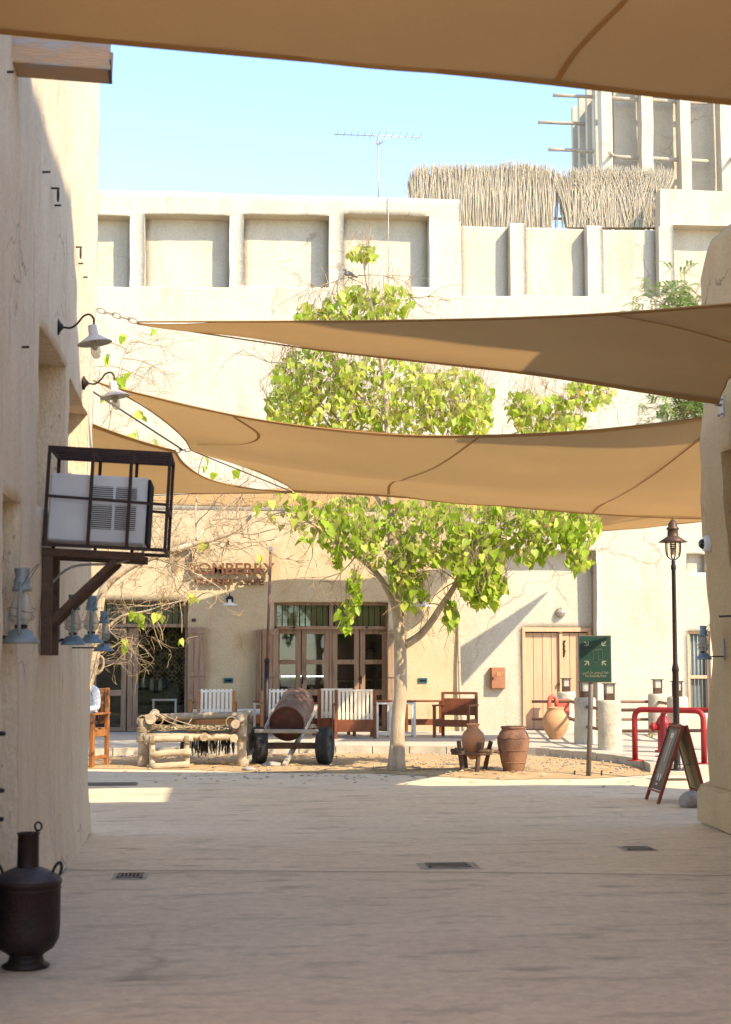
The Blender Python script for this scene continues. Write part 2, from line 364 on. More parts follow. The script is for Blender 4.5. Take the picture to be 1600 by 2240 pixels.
def relief(name, us, vs, depth, mp, m, parent, amp=.02, edge=.4):
    """wall skin with real recesses: depth(u,v) per cell, None = opening"""
    mb = MB(); nu, nv = len(us) - 1, len(vs) - 1
    D = [[depth((us[i] + us[i + 1]) / 2, (vs[j] + vs[j + 1]) / 2) for j in range(nv)] for i in range(nu)]
    key = {}
    def V(i, j, d):
        k = (i, j, round(d, 3))
        if k not in key:
            p = Vector(mp(us[i], vs[j], d))
            q = p + noise.noise_vector(p * .9) * amp + noise.noise_vector(p * 3.1) * amp * .45 + noise.noise_vector(p * 9) * amp * .16
            key[k] = len(mb.v); mb.v.append(q)
        return key[k]
    for i in range(nu):
        for j in range(nv):
            d = D[i][j]
            if d is None: continue
            mb.f.append((V(i, j, d), V(i + 1, j, d), V(i + 1, j + 1, d), V(i, j + 1, d))); mb.sm.append(True)
    def rev(d1, d2): return d1 if d1 is not None else None
    for i in range(nu + 1):
        for j in range(nv):
            a = D[i - 1][j] if i > 0 else 'x'; b = D[i][j] if i < nu else 'x'
            if a == 'x' or b == 'x' or a == b: continue
            if a is None: a = b + edge
            if b is None: b = a + edge
            mb.f.append((V(i, j, a), V(i, j + 1, a), V(i, j + 1, b), V(i, j, b))); mb.sm.append(False)
    for i in range(nu):
        for j in range(nv + 1):
            a = D[i][j - 1] if j > 0 else 'x'; b = D[i][j] if j < nv else 'x'
            if a == 'x' or b == 'x' or a == b: continue
            if a is None: a = b + edge
            if b is None: b = a + edge
            mb.f.append((V(i, j, a), V(i + 1, j, a), V(i + 1, j, b), V(i, j, b))); mb.sm.append(False)
    return mb.build(name, m, parent, world=True)
exec_parts = []
# ================================================================== SETTING
mb = MB(); mb.add([(-150, -60, 0), (150, -60, 0), (150, 200, 0), (-150, 200, 0)], [(0, 1, 2, 3)])
ground = struct(mb.build('ground', 'concrete'))
jm = MB()
for a, b in (((150, 1903), (1060, 1908)), ((1060, 1908), (1640, 1916))):
    p, q = G(*a, .004), G(*b, .004); jm.add([p, q, q + Vector((0, .016, 0)), p + Vector((0, .016, 0))], [(0, 1, 2, 3)])
jm.build('expansion_joint', 'grate', ground)

# sand bed
front = [G(x, y, 0) for x, y in ((60, 1682), (192, 1682), (420, 1684), (560, 1690), (820, 1692), (1000, 1701), (1100, 1706), (1300, 1703), (1428, 1695))]
kerbpx = [(1424, 1690), (1400, 1680), (1340, 1669), (1250, 1660), (1160, 1653), (1000, 1650), (800, 1649), (560, 1650), (300, 1654), (192, 1656), (40, 1658)]
kl = catmull([G(x, y, .0) for x, y in kerbpx], 6)
poly = front + kl
cen = Vector((2.2, 23.6, 0))
def inside(p, pg):
    c = False; j = len(pg) - 1
    for i in range(len(pg)):
        a, b = pg[i], pg[j]
        if (a.y > p.y) != (b.y > p.y) and p.x < (b.x - a.x) * (p.y - a.y) / (b.y - a.y) + a.x: c = not c
        j = i
    return c
mb = MB(); rings = 14; n = len(poly)
for k in range(rings + 1):
    t = k / rings
    for p in poly:
        q = cen.lerp(p, t); e = min(1, (1 - t) * 5)
        z = .006 + e * (.02 + .03 * (noise.noise(q * 1.3) + .5 * noise.noise(q * 4) + .3 * noise.noise(q * 11)))
        mb.v.append(Vector((q.x, q.y, max(z, .005))))
for k in range(rings):
    for i in range(n):
        a = k * n + i; b = k * n + (i + 1) % n; mb.f.append((a, b, b + n, a + n)); mb.sm.append(True)
sand = struct(mb.build('sand_bed', 'sand'))
pm = MB()
for i in range(900):                                     # scattered grit and small pebbles on the sand
    p = cen.lerp(poly[rng.randrange(n)], math.sqrt(rng.random()) * .98); r = rng.uniform(.006, .022)
    pm.ball((p.x, p.y, .03), r, 5, (1, 1, .6))
o = pm.build('pebbles', 'stone'); o['kind'] = 'stuff'; tag(o, 'small pebbles and grit scattered over the sandy planting bed', 'pebbles')

# pavement round the bed, raised a kerb's height, with single kerb stones
PAVE = .12
def offs(l, d):
    out = []
    for i, p in enumerate(l):
        t = (l[min(i + 1, len(l) - 1)] - l[max(i - 1, 0)]).normalized(); out.append(p + Vector((t.y, -t.x, 0)) * d)
    return out
ko = offs(kl, .16)
pv = [Vector((-14, ko[-1].y, PAVE))] + [Vector((p.x, p.y, PAVE)) for p in ko[::-1]]
endp = pv[-1]
pv += [Vector((endp.x + .12, 21.3, PAVE)), Vector((16, 21.3, PAVE)), Vector((16, 35.5, PAVE)), Vector((-14, 35.5, PAVE))]
mb = MB(); mb.sheet([Vector((p.x, p.y, -.02)) for p in pv], (0, 0, PAVE + .02))
pavement = struct(mb.build('pavement', 'paving'))
# kerb stones
L = [0]
for a, b in zip(kl, kl[1:]): L.append(L[-1] + (b - a).length)
def at(s):
    s = max(0, min(L[-1] - 1e-4, s))
    for i in range(len(L) - 1):
        if L[i + 1] >= s: return kl[i].lerp(kl[i + 1], (s - L[i]) / max(1e-6, L[i + 1] - L[i]))
s_ = 0
while s_ < L[-1] - .2:
    ln = min(.62, L[-1] - s_); k = MB(); m4 = 4
    pts = [at(s_ + .008 + (ln - .016) * i / m4) for i in range(m4 + 1)]; out = offs(pts, .15)
    h = PAVE + rng.uniform(0, .018)
    k.sheet([Vector((p.x, p.y, -.02)) for p in pts] + [Vector((p.x, p.y, -.02)) for p in out[::-1]], (0, 0, h + .02))
    k.jitter(.008, 6).build('kerb_stone', 'kerb', pavement); s_ += ln
for i in range(12):                                        # front kerb stones right of the bed
    x0 = endp.x + .2 + i * .62
    if x0 < 11: MB().box((x0 + .3, 21.22, PAVE / 2 - .005), (.60, .14, PAVE + .02), None, .015).build('kerb_stone', 'kerb', pavement)

# ================================================================== LEFT BUILDING
LX, LEND, LH = -1.28, 14.70, 8.2
lb = thing('adobe_house', (LX - 3, 5, 0), 'sandy adobe house wall with recesses lining the left of the lane', 'building')
nich = [(10.47, 12.1, 2.62, 3.84, .34), (12.37, 14.2, 2.62, 3.82, .34), (8.93, 9.6, .05, 2.53, .22), (9.3, 10.2, 6.4, 7.4, .3)]
def ldepth(u, v):
    for a, b, c, d, e in nich:
        if a < u < b and c < v < d: return e
    return 0.0
def lmap(u, v, d):
    x, y, z = LX - d, u, v
    if u > LEND: x, y = LX - (u - LEND), LEND
    if v > LH: x, z = x - (v - LH), LH
    # slight swelling of the mud wall near the ground
    x += .05 * max(0, 1 - v / .8) ** 2 * (1 if u < LEND else .2)
    return (x, y, z)
us = lines([4.6] + [q for n_ in nich for q in n_[:2]] + [7, LEND - .07, LEND + .07, LEND + 5], .09)
vs = lines([0] + [q for n_ in nich for q in n_[2:4]] + [LH - .1, LH + .1, LH + 4], .085)
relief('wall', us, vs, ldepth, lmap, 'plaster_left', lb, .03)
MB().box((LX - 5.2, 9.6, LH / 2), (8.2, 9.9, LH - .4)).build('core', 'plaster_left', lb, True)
MB().box((LX - 4.3, -2.5, 1.8), (8.2, 14.2, 3.6)).build('rear_wing', 'plaster_left', lb, True)
# wooden rain spout
p = PX(28, 120, LX); sp = MB()
y0, z0 = p.y, 5.155
sp.bar((LX - .2, y0, z0), (LX + .56, y0 + .03, z0 - .025), .05, .17, bev=.006)
sp.bar((LX - .2, y0 + .19, z0), (LX + .56, y0 + .22, z0 - .025), .05, .17, bev=.006)
sp.bar((LX - .2, y0 + .095, z0 - .085), (LX + .56, y0 + .125, z0 - .11), .24, .03, bev=.004)
spo = sp.build('rain_spout', 'wood_spout', lb, True)
MB().bar((LX + .555, y0 + .02, z0 - .06), (LX + .565, y0 + .03, z0 - .20), .02, .022).build('drip_iron', 'iron', spo, True)
# nails and iron rings in the wall
for px, py in ((15, 158), (98, 377), (122, 450), (182, 607), (172, 577), (50, 760)):
    q = PX(px, py, LX); MB().bar((LX - .03, q.y, q.z), (LX + .04, q.y, q.z + .004), .012, .012).build('nail', 'iron', lb, True)
for px, py in ((116, 425), (167, 552)):
    q = PX(px, py, LX); r = MB()
    r.tube([(LX + .035, q.y + .02 + .035 * math.sin(a), q.z + .045 * math.cos(a)) for a in [i * math.pi / 8 for i in range(17)]], .006, 6)
    r.bar((LX - .03, q.y + .02, q.z + .05), (LX + .045, q.y + .02, q.z + .05), .012, .012); r.build('iron_ring', 'iron', lb, True)
# black conduit running down the tall recess
c = MB(); yy = 9.5
c.tube([(LX - .10, yy, 2.45), (LX - .10, yy, 1.80), (LX - .08, yy, 1.73), (LX - .02, yy - .02, 1.715), (LX + .06, yy - .04, 1.715)], .014, 8)
c.tube([(LX - .16, 9.57, 2.5), (LX - .16, 9.57, .05)], .035, 8)
for z in (1.85, 2.0, 2.2): c.box((LX - .10, yy, z), (.05, .05, .03))
c.build('conduit', 'black_iron', lb, True)
g = MB(); g.box((LX + .03, 8.25, 1.1), (.05, .4, 2.1), None, .01)
for z in (.75, .9, 1.2): g.tube([(LX + .05, 8.45, z), (LX + .09, 8.5, z), (LX + .06, 8.54, z)], .013, 6)
g.build('iron_shutter', 'black_iron', lb, True)

# ================================================================== RIGHT BUILDING
RX, REND = 4.665, 14.95
rb = thing('adobe_gatehouse', (RX + 3, 5, 0), 'ochre adobe house with stepped plinth and rounded parapet end right of the lane', 'building')
rn = [(13.0, 14.22, 2.45, 3.55, .30), (12.2, 14.05, .42, 2.2, .30)]
def rdepth(u, v):
    for a, b, c, d, e in rn:
        if a < u < b and c < v < d: return e
    return 0.0
RH = 5.66
def rtop(u):
    d = max(0, REND - u); return RH - .42 * max(0, 1 - d / .42) ** 2
def rmap(u, v, d):
    x, y, z = RX + d, u, v
    H = rtop(min(u, REND))
    if v <= RH: z = v / RH * H
    else: z = H; x += (v - RH)
    if u > REND: x, y = x + (u - REND), REND
    x -= .03 * math.sin(v * 2.1 + .6) * min(1, v)
    return (x, y, z)
us = lines([4, 7] + [q for n_ in rn for q in n_[:2]] + [REND - .06, REND + .06, REND + 4.5], .10)
vs = lines([0] + [q for n_ in rn for q in n_[2:4]] + [RH - .08, RH + .08, RH + 4], .10)
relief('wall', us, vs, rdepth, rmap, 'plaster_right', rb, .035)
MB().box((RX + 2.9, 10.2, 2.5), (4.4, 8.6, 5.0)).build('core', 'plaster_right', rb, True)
pl = MB()                                                     # plinth bench along the wall foot
vsn = [(0, .02), (0, .30), (.05, .37), (.13, .40), (.30, .41)]
ys = [9 + i * .15 for i in range(41)]
for y in ys:
    for dx, z in vsn:
        e = max(0, (y - 14.85) / .25); x = 4.56 + dx
        pl.v.append(Vector((x, min(y, 15.02), z)) + noise.noise_vector(Vector((x, y, z)) * 2.4) * .02)
for i in range(len(ys) - 1):
    for j in range(4):
        a = i * 5 + j; pl.f.append((a, a + 5, a + 6, a + 1)); pl.sm.append(True)
pl.box((4.9, 12.0, .19), (.60, 6.02, .38))
pl.build('plinth', 'plaster_right', rb, True)
MB().bar((RX + .02, 14.02, 1.99), (RX - .08, 14.25, 1.99), .02, .02).build('iron_rod', 'iron', rb, True)
# unseen taller block added beside the frame, sized to shade left wall and lane
MB().box((RX + 2.71, 2.575, 6.5), (5, 5.75, 13.0)).build('unseen_shade_block', 'plaster_right', rb, True)
MB().box((RX + 1.66, 9.6, 6.2), (3.0, 8.3, 1.5)).jitter(.05, 1).build('unseen_shade_parapet', 'plaster_right', rb, True)  # unseen raised parapet, added to cast shade on the sails and lane
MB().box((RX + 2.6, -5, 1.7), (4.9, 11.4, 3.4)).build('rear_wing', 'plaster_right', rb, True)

# ================================================================== BACK BUILDING (cafe, white wall, parapets)
YF = 31.75
def FX(px, py=1440): return PY(px, py, YF).x
def FZ(py, px=800): return PY(px, py, YF).z
bb = thing('cafe_building', (3, YF, 0), 'tall cream plastered building with recessed parapet panels and ground floor cafe', 'building')
D1 = .40
xm = FX(1008, 460); xr = FX(1445, 460)
ztL, ztM, ztR = FZ(426, 600), FZ(490, 1200), FZ(415, 1500)
xc = FX(1003, 1400); xd = FX(1307, 1400)
up = []                                                      # (x0,x1,z0,z1,depth)
for a, b in ((150, 285), (317, 503), (534, 720), (752, 941)):
    up.append((FX(a, 545), FX(b, 545), FZ(627, (a + b) / 2), FZ(470, (a + b) / 2), D1))
for a, b in ((1008, 1117), (1151, 1286), (1320, 1445)):
    up.append((FX(a, 560) + (.02 if a == 1008 else 0), FX(b, 560) - (.02 if b == 1445 else 0), FZ(647, (a + b) / 2), ztM, .30))
up.append((FX(1475, 560), FX(1620, 560), FZ(660, 1500), FZ(492, 1500), D1))
door_rec = (xc + .02, xd, 0, FZ(1205, 1250), .36)
up.append(door_rec)
up.append((FX(382, 1225), FX(420, 1225), FZ(1258, 400), FZ(1196, 400), .18))
up.append((FX(1503, 1230), FX(1545, 1230), FZ(1253, 1520), FZ(1212, 1520), .16))
openL = (FX(150, 1450), FX(410, 1450), .0, FZ(1313, 300)); openR = (FX(600, 1450), FX(850, 1450), .0, FZ(1317, 720))
win = (FX(1506, 1480), FX(1556, 1480), FZ(1560, 1520), FZ(1380, 1520))
wdoor = (FX(1150, 1480), FX(1303, 1480), .0, FZ(1372, 1230))
ZO = 4.6                                                    # the ochre shop front ends here
def bdepth(u, v):
    if u < xm and v > ztL: return None
    if xm < u < xr and v > ztM: return None
    if u > xr and v > ztR: return None
    for o in (openL, openR, win):
        if o[0] < u < o[1] and o[2] < v < o[3]: return None
    if wdoor[0] < u < wdoor[1] and v < wdoor[3]: return None
    for a, b, c, d, e in up:
        if a < u < b and c < v < d: return e
    return 0.0
fu = [-9, xm, xr, 15] + [q for r in up for q in r[:2]] + [q for o in (openL, openR, win, wdoor) for q in o[:2]] + [xc]
fv = [0, ztL, ztM, ztR, ZO] + [q for r in up for q in r[2:4]] + [q for o in (openL, openR, win, wdoor) for q in o[2:4]]
us, vs = lines(fu, .14), lines(fv, .14)
def is_ochre(u, v): return u < xc and v < ZO
relief('wall', us, vs, lambda u, v: None if is_ochre(u, v) else bdepth(u, v), lambda u, v, d: (u, YF + d, v), 'plaster_cream', bb, .018)
us2 = [u for u in us if u <= xc + .001]; vs2 = [v for v in vs if v <= ZO + .001]
relief('shop_front_wall', us2, vs2, bdepth, lambda u, v, d: (u, YF + d, v), 'plaster_ochre', bb, .018)
core = MB()
core.box((3, YF + 8.2, (5.2 + ztM) / 2 - .3), (22, 15.2, ztM - 5.4))
core.box((3, YF + 12, 2.6), (22, 8, 5.2)); core.build('core', 'plaster_cream', bb, True)
# --- cafe interior: room shell
ri = MB(); x0, x1 = -4.2, 4.6
ri.add([(x0, YF + .45, .125), (x1, YF + .45, .125), (x1, YF + 4, .125), (x0, YF + 4, .125)], [(0, 1, 2, 3)])
ri.add([(x0, YF + 4, .125), (x1, YF + 4, .125), (x1, YF + 4, 3.2), (x0, YF + 4, 3.2)], [(0, 1, 2, 3)])
ri.add([(x0, YF + .45, 3.2), (x1, YF + .45, 3.2), (x1, YF + 4, 3.2), (x0, YF + 4, 3.2)], [(0, 1, 2, 3)])
for x in (x0, x1, .55): ri.add([(x, YF + .45, .125), (x, YF + 4, .125), (x, YF + 4, 3.2), (x, YF + .45, 3.2)], [(0, 1, 2, 3)])
ri.build('cafe_room', 'interior', bb, True)

def door_leaf(px0, px1, y, zt, rows, handle=None, rot=0):
    """glazed timber leaf between two photo columns; rows = list of (py_top, py_bottom) of panes"""
    a, b = PY(px0, 1480, y).x, PY(px1, 1480, y).x; zb = PAVE + .01; m_ = MB(); st = .105
    m_.box((a + st / 2, y, (zb + zt) / 2), (st, .05, zt - zb), None, .005)
    m_.box((b - st / 2, y, (zb + zt) / 2), (st, .05, zt - zb), None, .005)
    zs = []
    for t_, b_ in rows: zs.append((PY(800, t_, y).z, PY(800, b_, y).z))
    edges = [zt] + [q for z in zs for q in z] + [zb]
    for i in range(0, len(edges), 2):
        hi, lo = edges[i], edges[i + 1]
        if hi - lo > .01: m_.box(((a + b) / 2, y - .002, (hi + lo) / 2), (b - a - 2 * st + .01, .046, hi - lo), None, .005)
    d = m_.build('door', 'wood_door', bb, True)
    for hi, lo in zs:
        MB().box(((a + b) / 2, y + .005, (hi + lo) / 2), (b - a - 2 * st + .004, .006, hi - lo + .004)).build('pane', 'glass', d, True)
    if handle is not None:
        hx = PY(handle, 1480, y).x; h = MB()
        h.box((hx, y - .03, 1.16), (.03, .012, .16)); h.bar((hx, y - .07, 1.18), (hx + (.09 if handle < 700 else -.07), y - .07, 1.18), .018, .018); h.bar((hx, y - .03, 1.18), (hx, y - .07, 1.18), .018, .018)
        h.build('handle', 'black_iron', d, True)
    return d
YD = YF + .26
rows = [(1387, 1443), (1453, 1508), (1521, 1588)]
zt = PY(720, 1375, YD).z
door_leaf(601, 658, YD, zt, rows); door_leaf(660, 720, YD, zt, rows, 662); door_leaf(727, 786, YD, zt, rows); door_leaf(788, 847, YD, zt, rows, 790)
MB().box((PY(723.5, 1480, YD).x, YD, (PAVE + zt) / 2), (.05, .06, zt - PAVE)).build('door_post', 'wood_door', bb, True)
door_leaf(120, 196, YD, zt, rows); door_leaf(200, 277, YD, zt, rows, 220)
d = door_leaf(279, 303, YD + .02, zt, [(1390, 1505), (1521, 1588)])
MB().box((PY(299, 1480, YD).x, YD - .03, 1.2), (.03, .012, .2)).build('lock_plate', 'brass', d, True)
def transom(o, px0, px1, pmid, ptop, pbot, nb):
    a, b = PY(px0, 1340, YD).x, PY(px1, 1340, YD).x; z1, z0_ = PY(720, ptop, YD).z, PY(720, pbot, YD).z
    f = MB(); t = .07
    f.box(((a + b) / 2, YD - .02, z1 - t / 2), (b - a, .1, t), None, .006); f.box(((a + b) / 2, YD - .04, z0_ + t / 2 - .02), (b - a, .14, t), None, .006)
    for x in (a + t / 2, b - t / 2, PY(pmid, 1340, YD).x): f.box((x, YD - .018, (z0_ + z1) / 2), (t, .09, z1 - z0_ - 2 * t + .06), None, .006)
    # jambs beside the leaves
    for x in (a + .02, b - .02): f.box((x, YD - .01, (z0_ + PAVE) / 2), (.05, .12, z0_ - PAVE - .01), None, .005)
    t_ = f.build('transom_window', 'wood_door', bb, True)
    for i in range(nb):
        x = a + (b - a) * (i + .5) / nb; MB().tube([(x, YD + .005, z0_ + .05), (x, YD + .005, z1 - .06)], .011, 6).build('bar', 'black_iron', t_, True)
    MB().box(((a + b) / 2, YD + .035, (z0_ + z1) / 2), (b - a, .006, z1 - z0_ - .1)).build('pane', 'glass', t_, True)
    MB().box(((a + b) / 2, YD + .10, (z0_ + z1) / 2), (b - a, .01, z1 - z0_)).build('backing_panel', 'lattice', t_, True)
    return t_
tr = transom(openR, 599, 851, 724, 1317, 1375, 20); transom(openL, 120, 411, 272, 1312, 1371, 22)
for txt, py, px, sz in (('BOMBERRY', 1350, 634, .15), ('DESSERT CAFE', 1362, 634, .105)):
    me = text_mesh(txt, sz, .001); q = PY(px, py, YD - .02)
    me.transform(Matrix.Translation(q + Vector((0, .045, 0))) @ Matrix.Rotation(rad(90), 4, 'X')); wrap_obj('window_lettering', me, 'letter_gold', tr)
def shutter(px0, px1, ptop, pbot, y):
    a, b = PY(px0, 1480, y).x, PY(px1, 1480, y).x; z1 = PY(600, ptop, y).z; z0_ = PAVE + .02
    root = MB(); 
    root.box(((a + b) / 2, y - .035, z1 - .09), (b - a - .004, .022, .09), None, .004)
    r = root.build('shutter', 'wood_shutter', bb, True)
    for z in ((z1 + z0_) / 2 + .1, z0_ + .5): MB().box(((a + b) / 2, y - .035, z), (b - a - .004, .022, .09), None, .004).build('batten', 'wood_shutter', r, True)
    k = max(2, int(round((b - a) / .13)))
    for i in range(k):
        w_ = (b - a) / k; MB().box((a + w_ * (i + .5), y - .008 + rng.uniform(-.004, .004), (z0_ + z1) / 2), (w_ - .006, .03, z1 - z0_ - rng.uniform(0, .02)), None, .003).build('plank', 'wood_shutter', r, True)
shutter(411, 450, 1372, 1600, YF - .06); shutter(573, 609, 1375, 1600, YF - .05); shutter(849, 890, 1378, 1600, YF - .06)
for i in range(3):                                            # folded leaves beside the panel
    x = PY(560 + i * 4.5, 1480, YF).x; MB().box((x, YF - .1, 1.15), (.032, .17, 2.04), None, .004).build('folded_shutter', 'wood_door', bb, True)
# boarded double door in the white wall
YW = YF + .36 + .12
a, b = wdoor[0], wdoor[1]; zt = wdoor[3]
fr = MB(); fr.box(((a + b) / 2, YW - .1, zt - .045), (b - a, .12, .09), None, .006)
for x in (a + .03, b - .03): fr.box((x, YW - .1, (PAVE + zt) / 2 - .04), (.06, .12, zt - PAVE - .1), None, .006)
wd = fr.build('boarded_door', 'wood_pale', bb, True)
nb = 7; xs = [a + .06 + (b - a - .12) * i / nb for i in range(nb + 1)]
for i in range(nb):
    y = YW - (.03 if i < 4 else .055)
    MB().box(((xs[i] + xs[i + 1]) / 2, y, (PAVE + zt - .1) / 2), (xs[i + 1] - xs[i] - .008, .035, zt - PAVE - .12), None, .004).build('plank', 'wood_pale', wd, True)
MB().box((xs[4], YW - .085, 1.25), (.07, .05, 2.1), None, .006).build('cover_strip', 'wood_pale', wd, True)
ch = MB()
for i in range(7): ch.ball((xs[4] + .07 + rng.uniform(-.015, .015), YW - .1, 1.95 - i * .05), .028, 6, (1, .5, 1))
ch.build('carved_knocker', 'iron', wd, True)
MB().box((xs[4] - .05, YW - .1, 1.06), (.03, .04, .06)).build('handle', 'iron', wd, True)
MB().add([(a, YW + .05, 0), (b, YW + .05, 0), (b, YW + .05, zt), (a, YW + .05, zt)], [(0, 1, 2, 3)]).build('door_backing', 'dark', bb, True)
# barred window at the far right
a, b, c_, d_ = win; wf = MB(); yw = YF + .10
for x in (a + .03, b - .03): wf.box((x, yw, (c_ + d_) / 2), (.06, .08, d_ - c_), None, .005)
zmid = FZ(1481, 1520)
for z in (c_ + .03, zmid, d_ - .03): wf.box(((a + b) / 2, yw + .002, z), (b - a - .12, .076, .07 if z == zmid else .06), None, .005)
wo = wf.build('window', 'wood_pale', bb, True)
for i in range(1, 6): MB().tube([(a + (b - a) * i / 6, yw, c_ + .05), (a + (b - a) * i / 6, yw, d_ - .05)], .009, 6).build('bar', 'antenna', wo, True)
MB().box(((a + b) / 2, yw + .1, (c_ + d_) / 2), (b - a, .01, d_ - c_)).build('blind', 'curtain', wo, True)
# small fittings on the shop front
def fit(nm, px0, px1, py0, py1, dep, m, par=bb, y=YF):
    a, b = PY(px0, (py0 + py1) / 2, y), PY(px1, (py0 + py1) / 2, y); z1, z0_ = PY((px0 + px1) / 2, py0, y).z, PY((px0 + px1) / 2, py1, y).z
    return MB().box(((a.x + b.x) / 2, y - dep / 2, (z0_ + z1) / 2), (b.x - a.x, dep, z1 - z0_), None, .006).build(nm, m, par, True)
for px in (500, 925):
    v = fit('wall_vent', px - 10, px + 10, 1483, 1494, .035, 'teal'); fit('vent_slot', px - 7, px + 7, 1486, 1491, .045, 'dark', v)
fit('number_plate', 420, 429, 1353, 1360, .02, 'rust_face')
for px in (600, 640, 800): fit('hinge_block', px, px + 6, 1371, 1374.5, .05, 'black_iron', bb, YD - .1)

# cafe lettering, solid letters standing off the wall
sign = thing('cafe_sign', PY(500, 1260, YF), 'brown letters spelling the cafe name and dessert cafe on shop front', 'sign')
def letters(txt, pxc, pybase, size, width, m, off_=.006, so_=.11):
    q = PY(pxc, pybase, YF); me0 = text_mesh(txt, size, .02); xs_ = [v.co.x for v in me0.vertices]; sc = width / (max(xs_) - min(xs_)); bpy.data.meshes.remove(me0)
    # one mesh per letter: advance measured from growing prefixes
    cur = bpy.data.curves.new('t', 'FONT'); cur.size = size; cur.extrude = .025; cur.align_x = 'LEFT'; cur.resolution_u = 3; cur.offset = off_
    o = bpy.data.objects.new('t', cur); COL.objects.link(o)
    def mesh_of(s):
        cur.body = s; dg = bpy.context.evaluated_depsgraph_get(); dg.update(); return bpy.data.meshes.new_from_object(o.evaluated_get(dg))
    full = mesh_of(txt); fmx = [v.co.x for v in full.vertices]; tot = max(fmx); bpy.data.meshes.remove(full); px_prev = 0
    for i, chx in enumerate(txt):
        pre = mesh_of(txt[:i + 1]); r = max([v.co.x for v in pre.vertices]); bpy.data.meshes.remove(pre)
        if chx == ' ': continue
        me = mesh_of(chx); cmx = max(v.co.x for v in me.vertices)
        me.transform(Matrix.Translation(q + Vector((0, -so_, 0))) @ Matrix.Rotation(rad(90), 4, 'X') @ Matrix.Diagonal((sc, 1, 1, 1)) @ Matrix.Translation((r - cmx - tot / 2, 0, 0)))
        wrap_obj('letter', me, m, sign)
    bpy.data.objects.remove(o)
letters('BOMBERRY', 506, 1257, .33, 1.72, 'letter'); letters('DESSERT CAF\u00c9', 500, 1280, .19, 1.42, 'letter', .002, .07)
rl = MB()
for py in (1245,):
    p, q = PY(430, py, YF), PY(580, py, YF); rl.bar((p.x, YF - .07, p.z), (q.x, YF - .07, q.z), .015, .015)
    for k in (0, .5, 1): r = p.lerp(q, k); rl.bar((r.x, YF - .07, r.z), (r.x, YF + .02, r.z), .012, .012)
rl.build('mounting_rail', 'iron', sign, True)
# ================================================================== WIND TOWER, REED SCREENS, ANTENNA
YT = 42.0
wt = thing('wind_tower', (PY(1330, 300, YT).x + 2, YT + 2, 0), 'pale wind tower with tall open bays and projecting wooden poles above the roofs', 'tower')
def TX(px): return PY(px, 300, YT).x
def TZ(py): return PY(1450, py, YT).z
tz1, tz0 = 18.5, 9.5; tx0 = TX(1318)
back = MB(); back.box((tx0 + 3, YT + 2.6, (tz0 + tz1) / 2), (4.9, 3.6, tz1 - tz0)).build('tower_wall', 'plaster_cream', wt, True)
for a, b in ((1318, 1341), (1405, 1430), (1490, 1512), (1578, 1602), (1664, 1690)):
    m_ = MB()
    for k in range(10):
        z = tz0 + (tz1 - tz0) * (k + .5) / 10; m_.box(((TX(a) + TX(b)) / 2, YT + .25, z), (TX(b) - TX(a), .5, (tz1 - tz0) / 10 + .001))
    m_.jitter(.03, 1.1).build('pier', 'plaster_cream', wt, True)
for yy in (42.95, 43.9, 44.85, 45.8):                       # piers of the flank
    MB().box((tx0 + .17, yy, (tz0 + tz1) / 2), (.36, .26, tz1 - tz0)).jitter(.03, 1.1).build('pier', 'plaster_cream', wt, True)
def pole(p, q, r=.055):
    k = [Vector(p).lerp(Vector(q), i / 5) + noise.noise_vector(Vector(p) * 3 + Vector((i, 0, 0))) * .02 for i in range(6)]
    MB().tube(k, r, 8).build('pole', 'wood_grey', wt, True)
for px, py, y in ((1210, 208, 43.0), (1177, 267, 44.2), (1200, 327, 43.0)):
    p = PY(px, py, y); pole(p, (tx0 + .5, y, p.z - .02))
for py in (209, 337): z = TZ(py); pole((TX(1330), YT + .32, z), (TX(1560), YT + .36, z - .05), .06)
pole((TX(1345), YT + .2, TZ(338)), (TX(1322), YT - .6, TZ(353)), .05); pole((TX(1605), YT + .2, TZ(340)), (TX(1586), YT - .6, TZ(355)), .05)

def reed_screen(px0, px1, y, pyb, label, top, seed, nst, kink):
    r = random.Random(seed); a, b = PY(px0, 430, y), PY(px1, 430, y)
    t = thing('reed_screen', ((a.x + b.x) / 2, y, PY(px0, pyb, y).z), label, 'screen', 'reed screens along the roof edge')
    st = MB()
    for i in range(nst):
        u = r.random(); px = px0 + (px1 - px0) * u; x = a.x + (b.x - a.x) * u; zb = PY(px, pyb, y).z; zt_ = PY(px, top(px), y).z + r.uniform(-.12, .10)
        yy = y + r.uniform(-.12, .12); ln = r.uniform(-kink, kink); zt_ -= abs(ln) * .2
        z0_ = zb + (r.uniform(0, .5) if r.random() < .35 else 0); rr = r.uniform(.006, .012)
        mid = Vector((x + ln * .4, yy - .03, (z0_ + zt_) / 2))
        st.tube([(x, yy, z0_), mid, (x + ln, yy + r.uniform(-.06, .02), zt_)], [rr, rr, rr * .5], 4, False, False)
    st.build('reeds', 'reed', t, True, 'stuff')
    for f in (.2, .75):
        z = PY(px0, pyb, y).z + f * (PY(px0, 370, y).z - PY(px0, pyb, y).z); MB().tube([(a.x + .1, y + .14, z), (b.x - .1, y + .14, z)], .03, 6).build('cross_rail', 'wood_log', t, True)
def topl(px):
    e = max(0, (925 - px) / 30) ** 2 * 28 + max(0, (px - 1195) / 12) * 8
    return 366 + e - 8 * math.exp(-((px - 1125) / 28) ** 2)
reed_screen(897, 1208, YF + .75, 500, 'long even reed screen above the wall with rounded top corner', topl, 3, 1700, .16)
reed_screen(1238, 1440, YF + .75, 500, 'ragged leaning reed screen beside the wind tower', lambda px: 374 + max(0, (1250 - px)) * 1.2 + 6 * math.sin(px * .13), 4, 1700, .45)
